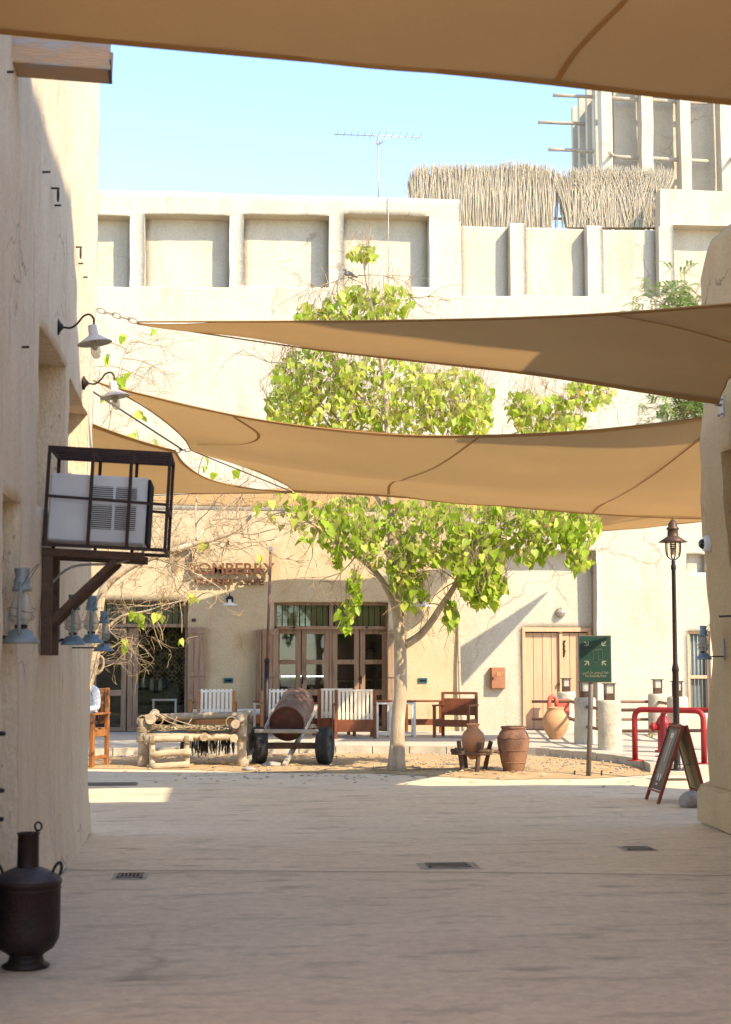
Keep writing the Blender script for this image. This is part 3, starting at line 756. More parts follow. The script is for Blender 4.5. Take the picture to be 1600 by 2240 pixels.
reed_screen(1203, 1243, YF + .80, 500, 'sparse see through reed screen between the two fuller ones', lambda px: 380, 6, 26, .06)
an = thing('tv_antenna', PY(829, 430, YF + .8), 'thin roof aerial with spread rods standing above the parapet', 'antenna')
ya = YF + .8; A = lambda px, py: PY(px, py, ya)
MB().tube([A(829, 470), A(827, 300)], .016, 6).build('mast', 'antenna', an, True)
bm = MB(); bm.tube([A(731, 294), A(918, 300)], .012, 5)
for px in range(738, 920, 15):
    q = A(px, 294 + (px - 731) * .032); bm.tube([q - Vector((0, .45, .05)), q + Vector((0, .45, .05))], .007, 4)
for px, dx in ((806, -14), (818, -10), (838, 10), (850, 14), (862, 16)): bm.tube([A(827, 318), A(px, 296)], .007, 4)
bm.tube([A(908, 306), A(918, 299)], .008, 4)
bm.build('boom', 'antenna', an, True)
MB().tube([A(829, 432), PY(850, 434, YF - .03), PY(850, 640, YF - .02)], .009, 5).build('cable', 'antenna', an, True)

# ================================================================== SHADE SAILS
def coons(top, right, bottom, left, nu=40, nv=16, sag=.0):
    """top/bottom run left->right, left/right run top->bottom; each a list of points resampled"""
    def rs(l, n):
        l = [Vector(p) for p in l]; d = [0]
        for a, b in zip(l, l[1:]): d.append(d[-1] + (b - a).length)
        out = []
        for i in range(n + 1):
            s = d[-1] * i / n
            for k in range(len(d) - 1):
                if d[k + 1] >= s - 1e-9: out.append(l[k].lerp(l[k + 1], (s - d[k]) / max(1e-9, d[k + 1] - d[k]))); break
        return out
    T, B, L_, R_ = rs(top, nu), rs(bottom, nu), rs(left, nv), rs(right, nv); g = []
    for j in range(nv + 1):
        v = j / nv; row = []
        for i in range(nu + 1):
            u = i / nu
            p = T[i] * (1 - v) + B[i] * v + L_[j] * (1 - u) + R_[j] * u - (T[0] * (1 - u) * (1 - v) + T[nu] * u * (1 - v) + B[0] * (1 - u) * v + B[nu] * u * v)
            p = p - Vector((0, 0, sag * 16 * u * (1 - u) * v * (1 - v)))
            row.append(p)
        g.append(row)
    return g
def gp(g, u, v):
    nv, nu = len(g) - 1, len(g[0]) - 1; x = min(max(u, 0), .9999) * nu; y = min(max(v, 0), .9999) * nv; i, j = int(x), int(y); a, b = x - i, y - j
    return g[j][i] * (1 - a) * (1 - b) + g[j][i + 1] * a * (1 - b) + g[j + 1][i] * (1 - a) * b + g[j + 1][i + 1] * a * b
def make_sail(g, label, seams=(), hem=.035):
    nv, nu = len(g) - 1, len(g[0]) - 1; c = sum((p for r in g for p in r), Vector()) / ((nu + 1) * (nv + 1))
    t = thing('shade_sail', c, label, 'shade sail', 'brown fabric shade sails over the lane'); m_ = MB()
    for r in g: m_.v += [p + Vector((0, 0, .03 * noise.noise(p * .9) + .012 * noise.noise(Vector((p.x * 1.2, p.y * 3.5, p.z))))) for p in r]
    for j in range(nv):
        for i in range(nu):
            a = j * (nu + 1) + i; m_.f.append((a, a + 1, a + nu + 2, a + nu + 1)); m_.sm.append(True)
    m_.build('fabric', 'sail', t, True)
    for e in (g[0], g[nv], [r[0] for r in g], [r[nu] for r in g]):
        if sum((a - b).length for a, b in zip(e, e[1:])) < .2: continue
        MB().tube(e, .007, 6).build('hem_cord', 'sail_seam', t, True)
    # doubled hem band just below the fabric along the two long edges
    for v0, v1 in ((0.0, hem), (1 - hem, 1.0)):
        h = MB()
        for i in range(nu + 1):
            for v in (v0, v1): h.v.append(gp(g, i / nu, v) - Vector((0, 0, .006)))
        for i in range(nu): h.f.append((2 * i, 2 * i + 2, 2 * i + 3, 2 * i + 1)); h.sm.append(True)
        h.build('hem_band', 'sail_seam', t, True)
    for path in seams:
        pts = catmull([gp(g, u, v) for u, v in path], 6); h = MB()
        for i, p in enumerate(pts):
            d = (pts[min(i + 1, len(pts) - 1)] - pts[max(i - 1, 0)]).normalized(); s = d.cross(Vector((0, 0, 1))).normalized() * .017
            h.v += [p - s - Vector((0, 0, .008)), p + s - Vector((0, 0, .008))]
        for i in range(len(pts) - 1): h.f.append((2 * i, 2 * i + 2, 2 * i + 3, 2 * i + 1)); h.sm.append(True)
        h.build('seam', 'sail_seam', t, True)
    return t
def chain(p, q, parent, n=5):
    p, q = Vector(p), Vector(q); d = (q - p) / n; dn = d.normalized(); s = dn.cross(Vector((0, 0, 1))).normalized(); u = dn.cross(s)
    for i in range(n):
        c = p + d * (i + .5); w_ = s if i % 2 else u; l = d.length * .62
        MB().tube([c + dn * l * math.cos(a) + w_ * .022 * math.sin(a) for a in [k * math.pi / 6 for k in range(13)]], .006, 5, False).build('chain_link', 'antenna', parent, True)
# topmost sail, nearest the camera
E0 = [PY(-90, 62, 7.6), PY(0, 72, 7.6), PY(500, 118, 7.7), PY(1055, 168, 7.8), PY(1600, 228, 7.9), PY(2330, 300, 8.0)]
N0 = [Vector((LX + .1, 5.0, 5.0)), Vector((1.6, 4.8, 4.75)), Vector((RX - .1, 4.6, 4.9))]
E0c = catmull(E0, 6); g0 = coons(catmull(N0, 8), [N0[-1], E0[-1]], E0c, [N0[0], E0[0]], 40, 14)
make_sail(g0, 'broad dark sail stretched overhead across the lane in front of rain spout', [[(.545, .3), (.535, .6), (.515, .85), (.512, .99)]], .02)
# upper sail: chained to the left house corner, bolted to the right house
A1 = PY(300, 704, 13.7); B1 = PY(1572, 884, 14.15); C1 = Vector((RX - .05, 9.2, 3.95))
top1 = catmull([A1, PY(850, 701, 12.6), PY(1250, 690, 11.6), PY(1600, 664, 10.6), C1], 8)
bot1 = catmull([A1 + Vector((0, .01, -.01)), PY(700, 766, 13.85), PY(1150, 818, 14.0), PY(1400, 857, 14.1), B1], 8)
rt1 = catmull([C1, PY(1640, 800, 12.5), PY(1585, 850, 13.6), B1], 6)
g1 = coons(top1, rt1, bot1, [A1, A1 + Vector((0, .01, -.01))], 48, 16)
s1 = make_sail(g1, 'narrow upper sail chained to the left house and bolted to the ochre house', [[(.62, .02), (.75, .25), (.9, .45), (.99, .55)]], .03)
q = PX(215, 697, LX); chain((LX + .02, LEND - .06, q.z + .02), A1, s1, 5)
br = MB(); bp = Vector((RX - .02, 14.22, B1.z - .02)); br.box(bp + Vector((.0, 0, 0)), (.03, .16, .20), None, .006)
for dy in (-.05, .05):
    for dz in (-.07, .07): br.tube([bp + Vector((-.01, dy, dz)), bp + Vector((-.04, dy, dz))], .012, 6)
br.tube([bp + Vector((-.01, 0, .02)), bp + Vector((-.08, 0, .03)), B1], .014, 6); br.build('wall_bracket', 'antenna', s1, True)
# broad middle sail with two cusps on the left
P1 = PY(205, 832, 15.2); P2 = PY(416, 984, 17.6); P3 = PY(646, 1076, 19.4); P4 = PY(1580, 1136, 19.6); P5 = PY(1570, 908, 15.6)
top2 = catmull([P1, PY(270, 852, 15.3), PY(545, 914, 15.8), PY(800, 946, 16.1), PY(1000, 953, 16.2), PY(1250, 944, 16.0), PY(1450, 924, 15.7), P5], 8)
bot2 = catmull([P3, PY(800, 1083, 19.2), PY(1000, 1098, 19.1), PY(1250, 1121, 19.2), PY(1450, 1133, 19.4), P4], 8)
lf2 = catmull([P1, PY(300, 880, 16.1), PY(365, 925, 16.9), PY(405, 962, 17.4), P2], 6) + catmull([P2, PY(470, 1000, 18.0), PY(560, 1030, 18.7), PY(625, 1060, 19.2), P3], 6)[1:]
g2 = coons(top2, [P5, P5.lerp(P4, .5) + Vector((-.1, 0, -.05)), P4], bot2, lf2, 60, 24, .05)
s2 = make_sail(g2, 'broad middle sail sagging between the houses with two cusped corners', [[(.22, .02), (.20, .25), (.13, .42), (.02, .5)], [(.62, .02), (.50, .35), (.36, .62), (.22, .97)], [(.985, .12), (.88, .45), (.74, .8), (.68, .97)]], .02)
# lower left sail
Q1 = PY(150, 905, 16.4); Q2 = PY(384, 986, 17.5); Q3 = PY(638, 1076, 19.3); Q4 = PY(60, 1100, 19.8)
lf3 = catmull([Q1, PY(215, 932, 16.7), PY(300, 962, 17.1), Q2], 6) + catmull([Q2, PY(405, 1015, 17.9), PY(455, 1047, 18.4), PY(540, 1068, 18.9), Q3], 6)[1:]
g3 = coons(lf3, [Q3, Q3 + Vector((.01, .01, -.01))], catmull([Q4, PY(220, 1092, 19.6), PY(400, 1081, 19.4), Q3 + Vector((.01, .01, -.01))], 6), [Q1, Q4], 40, 16)
s3 = make_sail(g3, 'small lower sail tucked behind the air conditioner cage', (), .03)
cb = MB(); cb.tube([PY(150, 822, 15.6), PY(400, 984, 17.55)], .010, 5); cb.build('cable', 'wire', s2, True)
MB().tube([PY(418, 985, 17.65), PY(640, 1076, 19.35)], .007, 5).build('cable', 'wire', s2, True)
chain(Q2, P2, s3, 3); chain(Q3 + Vector((-.1, 0, 0)), P3, s3, 3)
# far sails close to the shop front
def FS(px, py, dY):                                          # point that shades this spot of the facade, dY metres in front of it
    p = PY(px, py, YF); return p + SUNV * (dY / -SUNV.y)
a = [FS(260, 1345, 2.0), FS(410, 1320, 1.9), FS(600, 1270, 1.6), FS(790, 1268, 1.6), FS(1003, 1240, 1.6)]
near = [PY(130, 1098, 25.5), PY(450, 1106, 25.3), PY(800, 1112, 25.2), PY(1120, 1118, 25.4)]
g4 = coons(catmull(near, 8), [near[-1], a[-1]], catmull(a, 8), [near[0], a[0]], 40, 16)
make_sail(g4, 'far shade sail in front of the cafe doors behind the leaves', (), .02)
b = [FS(1240, 1250, 1.9), FS(1010, 1500, 3.3), FS(1003, 1400, 2.5)]
g5 = coons([b[0], b[2]], [b[2], b[1]], [b[0] + Vector((0, .01, -.01)), b[1]], [b[0], b[0] + Vector((0, .01, -.01))], 20, 8)
make_sail(g5, 'slim triangular far sail beside the boarded door', (), .04)
c6 = [PY(1180, 1120, 24.6), PY(1570, 1100, 24.2)]; d6 = [PY(1180, 1166, 26.8), PY(1330, 1161, 26.8), PY(1570, 1138, 26.6)]
g6 = coons(c6, [c6[-1], d6[-1]], catmull(d6, 6), [c6[0], d6[0]], 24, 10)
make_sail(g6, 'pale lit sail edge showing beside the street lamp top', (), .03)
# ================================================================== TREES
LEAFV = [(0, 0, 0), (.27, 0, .13), (.47, .03, -.04), (.46, .05, -.34), (.25, .06, -.70), (0, 0, -1.08), (-.25, .06, -.70), (-.46, .05, -.34), (-.47, .03, -.04), (-.27, 0, .13), (0, -.05, -.4)]
LEAFF = [(0, 1, 2, 10), (2, 3, 10), (3, 4, 5, 10), (5, 6, 7, 10), (7, 8, 10), (8, 9, 0, 10)]
def leaf_mx(p, size, r, tilt=.55):
    return Matrix.Translation(p) @ Matrix.Rotation(r.uniform(0, 6.283), 4, 'Z') @ Matrix.Rotation(abs(r.gauss(.2, tilt)), 4, 'X') @ Matrix.Rotation(r.gauss(0, .35), 4, 'Y') @ Matrix.Diagonal((size, size, size, 1))
def add_leaf(m_, mx): m_.add([mx @ Vector(v) for v in LEAFV], LEAFF, True)
def limb(m_, pts, r0, r1, n=10, sub=6):
    c = catmull(pts, sub); k = len(c); m_.tube([p + noise.noise_vector(p * 2.3) * .02 for p in c], [r0 + (r1 - r0) * i / (k - 1) for i in range(k)], n); return c
def grow(m_, p, d, ln, r, lev, rg, droop=.0, ends=None, wig=.35, nb=(2, 4)):
    if 2.5 < p.z < 3.02 and -.42 < p.x < .70 and p.y < 23: return      # pruned clear of the shop lettering
    pts = [p]; q = p; dd = d.normalized()
    for i in range(4):
        dd = (dd + Vector((rg.gauss(0, wig), rg.gauss(0, wig), rg.gauss(0, wig) - droop)) * .5).normalized(); q = q + dd * ln / 4; pts.append(q)
    m_.tube(pts, [max(.0025, r * (1 - .16 * i)) for i in range(5)], 4 if lev < 2 else 5, False)
    if lev <= 0:
        if ends is not None: ends.append(pts[-1])
        return
    for _ in range(rg.randint(*nb)):
        b_ = pts[rg.randint(1, 4)]; nd = (dd + Vector((rg.gauss(0, .8), rg.gauss(0, .8), rg.gauss(0, .7)))).normalized()
        grow(m_, b_, nd, ln * rg.uniform(.5, .8), r * .58, lev - 1, rg, droop, ends, wig, nb)

# --- leafy tree in the sand bed
r1 = random.Random(11); tp = G(868, 1686, .02); YTt = tp.y
tree = thing('leafy_tree', tp, 'tall tree with heart shaped lime green leaves growing from the sand bed', 'tree')
T = lambda px, py, dy=0: PY(px, py, YTt + dy)
tk = MB()
limb(tk, [tp - Vector((0, 0, .08)), T(869, 1640), T(872, 1560), T(876, 1450), T(873, 1375), T(866, 1320), T(858, 1230), T(856, 1110), T(850, 980), T(842, 850), T(822, 720), T(800, 600), T(797, 545)], .115, .010, 14)
for a in range(7):                                            # flaring root foot
    an_ = a * .9 + .3; tk.tube([tp + Vector((math.cos(an_) * .13, math.sin(an_) * .13, -.03)), tp + Vector((math.cos(an_) * .085, math.sin(an_) * .085, .10)), tp + Vector((math.cos(an_) * .055, math.sin(an_) * .055, .4))], [.035, .045, .04], 7)
trunk = tk.build('trunk', 'bark', tree, True)
limbs = [([T(874, 1385), T(862, 1330), T(830, 1260), T(780, 1215), T(745, 1190), T(690, 1150, -.2), T(620, 1120, -.4)], .055, .014),
         ([T(876, 1372), T(889, 1325), T(900, 1270, -.2), T(905, 1180, -.3), T(930, 1080, -.2)], .042, .012),
         ([T(884, 1412), T(925, 1382), T(965, 1325, -.2), T(1000, 1270, -.4), T(1040, 1190, -.6), T(1130, 1130, -.7), T(1240, 1080, -.6)], .062, .016),
         ([T(1010, 1255, -.4), T(1060, 1140, .3), T(1150, 980, .6), T(1240, 880, .6), T(1310, 840, .6)], .035, .008),
         ([T(856, 1130), T(780, 1020, .6), T(700, 900, .7), T(640, 800, .7)], .035, .008),
         ([T(852, 1010), T(920, 930, .5), T(990, 860, .6), T(1050, 800, .6)], .032, .008),
         ([T(848, 930), T(760, 830, .3), T(700, 740, .4), T(660, 670, .4)], .028, .006),
         ([T(836, 800), T(880, 720, .2), T(900, 650, .2)], .02, .005), ([T(826, 740), T(735, 660, .2), T(738, 615, .2), T(765, 608, .2)], .016, .005)]
for pts, ra, rb_ in limbs:
    l = MB(); limb(l, pts, ra, rb_, 9); l.build('limb', 'bark', tree, True)
# leaf masses: (px, py, half width, half height, leaves, depth centre, depth spread)
cl = [(690, 830, 95, 75, 330, .6, .8), (840, 850, 120, 80, 430, .5, .9), (990, 870, 90, 65, 300, .6, .8), (640, 890, 60, 55, 150, .5, .5), (1030, 915, 50, 40, 110, .5, .5), (800, 930, 170, 30, 180, .5, .6),
      (760, 680, 60, 40, 110, .3, .5), (850, 660, 55, 40, 110, .3, .5), (680, 690, 35, 30, 50, .3, .3), (800, 730, 120, 40, 160, .4, .6), (795, 552, 34, 16, 36, .1, .2), (775, 640, 25, 22, 26, .2, .2),
      (1190, 905, 75, 45, 150, .6, .5), (1290, 858, 52, 34, 90, .6, .4), (1230, 930, 60, 25, 60, .6, .4), (1140, 880, 35, 30, 45, .6, .3),
      (620, 1110, 60, 40, 24, -.3, .4), (690, 1140, 60, 50, 40, -.2, .5), (760, 1160, 60, 60, 100, -.1, .5), (840, 1190, 70, 55, 110, -.2, .6), (890, 1230, 45, 55, 95, -.4, .4), (960, 1170, 70, 65, 170, -.4, .7), (770, 1120, 120, 35, 90, .2, .6),
      (1040, 1200, 70, 60, 170, -.5, .6), (1055, 1275, 52, 52, 190, -.6, .35), (1120, 1140, 70, 45, 130, -.5, .6), (1200, 1160, 65, 50, 130, -.6, .5), (1265, 1150, 48, 48, 130, -.6, .4), (1160, 1205, 40, 30, 45, -.6, .3), (1265, 1222, 30, 25, 34, -.6, .3), (1020, 1110, 200, 22, 130, -.1, .6),
      (775, 1290, 14, 50, 34, -.4, .12), (757, 1345, 16, 32, 26, -.4, .12), (738, 1215, 16, 25, 16, -.3, .15), (987, 1345, 15, 38, 26, -.6, .12), (905, 1300, 35, 30, 40, -.4, .3), (880, 1270, 26, 34, 40, -.45, .3)]
far = MB(); farp = MB(); fdry = MB(); singles = []; tw = MB()
for px, py, w_, h_, nL, dc, ds in cl:
    for k in range(int(nL * 1.75)):
        while True:
            a, b = r1.uniform(-1, 1), r1.uniform(-1, 1)
            if a * a + b * b < 1 + .25 * noise.noise(Vector((a * 2 + px, b * 2, 0))): break
        p = T(px + a * w_, py + b * h_, dc + r1.gauss(0, ds * .6)); sz = r1.choice((.055, .07, .085, .10, .115)) * r1.uniform(.9, 1.15) * (1.12 if py > 1050 else 1.0)
        mx = leaf_mx(p, sz, r1)
        pale = r1.random() < (.62 if py < 1000 else .3)  # pale leaves are more frequent in the upper crown
        if py > 1080 and sz > .095 and p.y < YTt - .1: singles.append((mx, pale, p.y))
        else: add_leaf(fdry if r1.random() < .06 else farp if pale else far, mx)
        if r1.random() < .4: tw.tube([p, p + Vector((r1.gauss(0, .04), r1.gauss(0, .04), .10)), p + Vector((r1.gauss(0, .10), r1.gauss(0, .10), .22 + r1.random() * .15))], [.0025, .003, .004], 3, False)
for q in [p for pts, *_ in limbs for p in pts[2:]] * 2:
    grow(tw, q, Vector((r1.gauss(0, .6), r1.gauss(0, .6), r1.gauss(-.1, .5))), r1.uniform(.4, .9), .010, 2, r1, .12)
for q in [T(900, 1210, -.2), T(840, 900, .6), T(700, 880, .6), T(930, 880, .5), T(800, 960, .6), T(1180, 930, .6), T(980, 940, .5)] * 3:
    grow(tw, q, Vector((r1.gauss(0, .5), r1.gauss(0, .4), -.4)), .7, .009, 2, r1, .3)
tw.build('twigs', 'twig', tree, True, 'stuff')
singles.sort(key=lambda s: s[2])
lm = {}
for nm, m in ((False, 'leaf'), (True, 'leaf_pale')):
    me = bpy.data.meshes.new('leaf'); me.from_pydata(LEAFV, [], LEAFF); me.polygons.foreach_set('use_smooth', [True] * len(LEAFF)); me.materials.append(M[m]); lm[nm] = me
for i, (mx, pale, _) in enumerate(singles):
    if i < 295:
        o = bpy.data.objects.new('leaf', lm[pale]); COL.objects.link(o); o.parent = tree; o.matrix_local = Matrix.Translation(-tp) @ mx
    else: add_leaf(farp if pale else far, mx)
fdry.build('yellowing_foliage', 'leaf_dry', tree, True, 'stuff'); far.build('foliage', 'leaf', tree, True, 'stuff'); farp.build('pale_foliage', 'leaf_pale', tree, True, 'stuff')
hs = MB(); hs.tube([tp + Vector((math.cos(a) * (.32 + .05 * math.sin(3 * a)) , math.sin(a) * .3, .035)) for a in [i * .25 for i in range(26)]], .012, 6, False)
hs.tube([tp + Vector((.3, -.05, .03)), tp + Vector((.9, -.12, .03)), tp + Vector((1.4, .02, .03))], .012, 6); tag(hs.build('irrigation_hose', 'rope'), 'thin brown irrigation hose looped round the leafy tree foot', 'hose')
# bird on the bent twig
bp_ = T(762, 603, .2); bd = MB(); bd.ball(bp_ + Vector((0, 0, .03)), .05, 10, (1.35, .8, .8)); bd.ball(bp_ + Vector((-.045, 0, .085)), .026, 8)
bd.tube([bp_ + Vector((.05, 0, .02)), bp_ + Vector((.14, 0, -.03))], [.025, .012], 6); bd.tube([bp_ + Vector((-.065, 0, .085)), bp_ + Vector((-.09, 0, .08))], [.008, .001], 5); bd.tube([bp_, bp_ - Vector((0, 0, .03))], .005, 4)
tag(bd.build('dove', 'bird'), 'small grey dove perched on a bent twig of the leafy tree', 'bird')

# --- nearly bare tree at the left
r2 = random.Random(5); bt0 = G(140, 1672, .02); YB = 21.6
bare = thing('bare_tree', (bt0.x, YB, 0), 'nearly bare tree with tangled twigs behind the left house corner', 'tree')
B = lambda px, py, dy=0: PY(px, py, YB + dy)
tk = MB(); limb(tk, [Vector((B(150, 1690).x, YB, -.05)), B(165, 1600), B(196, 1480), B(212, 1400), B(222, 1300), B(270, 1250), B(330, 1222), B(420, 1190), B(510, 1165), B(560, 1120)], .10, .018, 11); tk.build('trunk', 'bark', bare, True)
bl = [([B(196, 1480), B(222, 1465), B(226, 1440), B(212, 1430)], .03, .012), ([B(215, 1390), B(265, 1350), B(320, 1338), B(385, 1318), B(440, 1305)], .03, .008), ([B(270, 1250), B(310, 1190, .3), B(330, 1140, .4), B(340, 1040, .5)], .03, .008),
      ([B(420, 1190), B(470, 1130, .3), B(530, 1080, .4), B(560, 1010, .6)], .03, .008), ([B(250, 1262), B(225, 1100, .3), B(235, 960, .4), B(265, 800, .5), B(290, 740, .5)], .025, .005), ([B(430, 1185), B(428, 1110, .2), B(435, 1030, .5)], .022, .006), ([B(340, 1220), B(440, 1260, -.2), B(500, 1300, -.2)], .016, .006)]
tw = MB(); ends = []
for pts, ra, rb_ in bl:
    l = MB(); c = limb(l, pts, ra * .8, rb_ * .7, 8); l.build('limb', 'bark', bare, True)
    for q in c[3::2]: grow(tw, q, Vector((r2.gauss(.1, .8), r2.gauss(0, .7), r2.gauss(0, .7))), r2.uniform(.45, .8), .009, 3, r2, .08, ends, .5, (2, 3))
for q in [B(330 + 34 * i, 1222 - 8 * i) for i in range(8)] * 3: grow(tw, q, Vector((r2.gauss(.1, .8), r2.gauss(0, .7), r2.gauss(-.1, .7))), r2.uniform(.45, .85), .010, 3, r2, .08, ends, .5, (2, 3))
for q in [B(250, 850, .5), B(262, 805, .5), B(275, 775, .5), B(240, 900, .4), B(232, 960, .4), B(285, 745, .5)] * 2: grow(tw, q, Vector((r2.gauss(.5, .5), r2.gauss(0, .5), r2.gauss(.1, .5))), r2.uniform(.4, .7), .007, 2, r2, .05, ends, .45, (2, 3))
for q in [B(600, 1180, .2), B(640, 1150, .2), B(480, 1220)]: grow(tw, q, Vector((r2.gauss(.3, .6), r2.gauss(0, .6), -.2)), .8, .008, 3, r2, .1, ends, .5, (2, 3))
tw.build('twigs', 'twig', bare, True, 'stuff')
for px, py in ((350, 1352), (290, 1345), (309, 1360), (392, 1395), (268, 1400), (278, 1408), (420, 1302), (253, 1232), (447, 1184), (570, 1215), (305, 1345), (232, 865), (238, 780), (262, 830), (278, 820), (270, 735), (338, 722), (295, 940), (285, 950), (338, 962), (305, 905), (270, 845), (310, 912), (450, 1020), (590, 1100), (560, 1110), (455, 1000), (520, 1030), (470, 1040), (300, 1345), (346, 1340), (425, 1306)):
    for k in range(2):
        o = bpy.data.objects.new('leaf', lm[r2.random() < .6]); COL.objects.link(o); o.parent = bare
        o.matrix_local = Matrix.Translation(-Vector((bt0.x, YB, 0))) @ leaf_mx(B(px + r2.uniform(-5, 5), py + r2.uniform(-6, 6), r2.uniform(-.2, .2)), r2.uniform(.09, .15), r2, .4)
for a, b in (((392, 1310), (398, 1385)), ((345, 1360), (357, 1402))): MB().tube(catmull([B(*a), B((a[0] + b[0]) / 2 + 3, (a[1] + b[1]) / 2), B(*b)], 4), .006, 5).build('hanging_stem', 'twig', bare, True)

# --- feathery tree behind the right house
r3 = random.Random(9); YA = 24.0; ab = PY(1700, 1640, YA)
aca = thing('feathery_tree', (ab.x, YA, 0), 'feathery fine leaved tree peeking out beyond the ochre house', 'tree'); Ac = lambda px, py, dy=0: PY(px, py, YA + dy)
tk = MB(); limb(tk, [Vector((ab.x, YA, -.05)), Ac(1690, 1300), Ac(1670, 1000), Ac(1640, 800), Ac(1600, 680)], .14, .04); tk.build('trunk', 'bark', aca, True)
lf = MB(); tw = MB(); ends = []
for q, d in [((1640, 820), (1470, 640)), ((1640, 800), (1420, 650)), ((1650, 900), (1480, 860)), ((1650, 950), (1440, 890)), ((1650, 940), (1500, 900)), ((1640, 780), (1500, 620)), ((1640, 800), (1520, 660)), ((1650, 880), (1500, 880))]:
    c = limb(tw, [Ac(*q), Ac((q[0] + d[0]) / 2, (q[1] + d[1]) / 2 - 15, r3.uniform(-.4, .4)), Ac(*d, r3.uniform(-.5, .5))], .02, .006, 6)
    for p in c[5:]:
        for _ in range(4): grow(tw, p, Vector((r3.gauss(-.5, .5), r3.gauss(0, .5), r3.gauss(0, .4))), .35, .005, 1, r3, .05, ends, .35, (1, 2))
for e in ends:
    for _ in range(3):                                       # pinnate frond: rachis with paired narrow leaflets
        d = Vector((r3.gauss(-.4, .6), r3.gauss(0, .6), r3.gauss(-.15, .4))).normalized(); s = d.cross(Vector((0, 0, 1))).normalized()
        for k in range(7):
            p = e + d * .028 * k - Vector((0, 0, .0012 * k * k))
            for sg in (-1, 1):
                t = (s * sg + d * .7).normalized() * .07; n_ = d.cross(t).normalized() * .001; wv = d * .012; lf.add([p, p + t * .5 + wv, p + t, p + t * .5 - wv], [(0, 1, 2, 3)])
tw.build('twigs', 'twig', aca, True, 'stuff'); lf.build('foliage', 'leaf_acacia', aca, True, 'stuff')
# ================================================================== THINGS ON THE LEFT HOUSE
# caged window air conditioner
yA = 10.78
cage = thing('iron_cage', (LX, yA, 2.38), 'rusty brown iron cage on timber brackets fixed to the left house', 'cage')
SG = Matrix.Rotation(rad(2.6), 3, 'Y')
def cg(x, y, z): return Vector((LX, yA, 2.38)) + SG @ Vector((x, y, z))
CW, CDp, CH = .85, .60, .67; tk_ = .024
for y in (0, CDp):
    for z in (0, CH): MB().bar(cg(0, y, z), cg(CW, y, z), tk_, tk_).build('rail', 'iron', cage, True)
    for x in (.012, .31, .575, CW - .012): MB().bar(cg(x, y, -.01), cg(x, y, CH), tk_ * .95, tk_ * .95).build('upright', 'iron', cage, True)
    MB().bar(cg(0, y, CH * .50), cg(CW, y, CH * .47), tk_ * .8, tk_ * .8).build('rail', 'iron', cage, True)
for x in (.012, .31, .575, CW - .012): MB().bar(cg(x, 0, CH + .002), cg(x, CDp, CH + .002), tk_ * .9, tk_ * .9).build('cross_bar', 'iron', cage, True)
for y in (.15, .30, .45): MB().bar(cg(0, y, CH + .004), cg(CW, y, CH + .004), tk_ * .8, tk_ * .8).build('rail', 'iron', cage, True)
for z in (.0, CH * .42): MB().bar(cg(CW - .01, 0, z), cg(CW - .01, CDp, z), tk_, tk_).build('cross_bar', 'iron', cage, True)
for y in (.06, .50):
    MB().bar(cg(-.03, y, -.05), cg(.70, y, -.05), .07, .055, bev=.005).build('timber_bearer', 'wood_dark', cage, True)
    MB().bar((LX + .035, yA + y, 2.30), (LX + .035, yA + y, 1.62), .07, .07, (0, 1, 0), .005).build('timber_post', 'wood_dark', cage, True)
    MB().bar((LX + .05, yA + y, 1.84), (LX + .50, yA + y, 2.28), .042, .06, (0, 1, 0), .005).build('timber_brace', 'wood_dark', cage, True)
ac = thing('air_conditioner', cg(.35, .3, 0), 'off white window air conditioner with louvred side inside the iron cage', 'air conditioner')
def acp(x, y, z): return cg(x, y, z)
def acbox(c_, d_, nm, m, bev=.004, par=None): return MB().box(acp(*c_), d_, SG, bev).build(nm, m, par or ac, True)
cs = acbox((.355, .34, .27), (.67, .50, .47), 'casing', 'ac_white', .012)
MB().tube(catmull([acp(.66, .12, .06), acp(.68, .10, -.02), acp(.5, .12, -.10), acp(.2, .14, -.14), acp(.02, .2, -.3)], 5), .009, 6).build('drain_hose', 'antenna', ac, True)
for x0_, x1_ in ((.305, .455), (.475, .62)):
    for z0_, z1_ in ((.13, .30), (.345, .43)):
        acbox(((x0_ + x1_) / 2, .0885, (z0_ + z1_) / 2), (x1_ - x0_, .003, z1_ - z0_), 'grille', 'dark', 0)
        k = int((z1_ - z0_) / .0135)
        for i in range(k): MB().box(acp((x0_ + x1_) / 2, .084, z0_ + (i + .5) * (z1_ - z0_) / k), (x1_ - x0_, .006, .0055), SG @ Matrix.Rotation(.5, 3, 'X')).build('louvre', 'ac_white', ac, True)
acbox((.70, .34, .27), (.02, .48, .45), 'rear_grille', 'dark', .002)
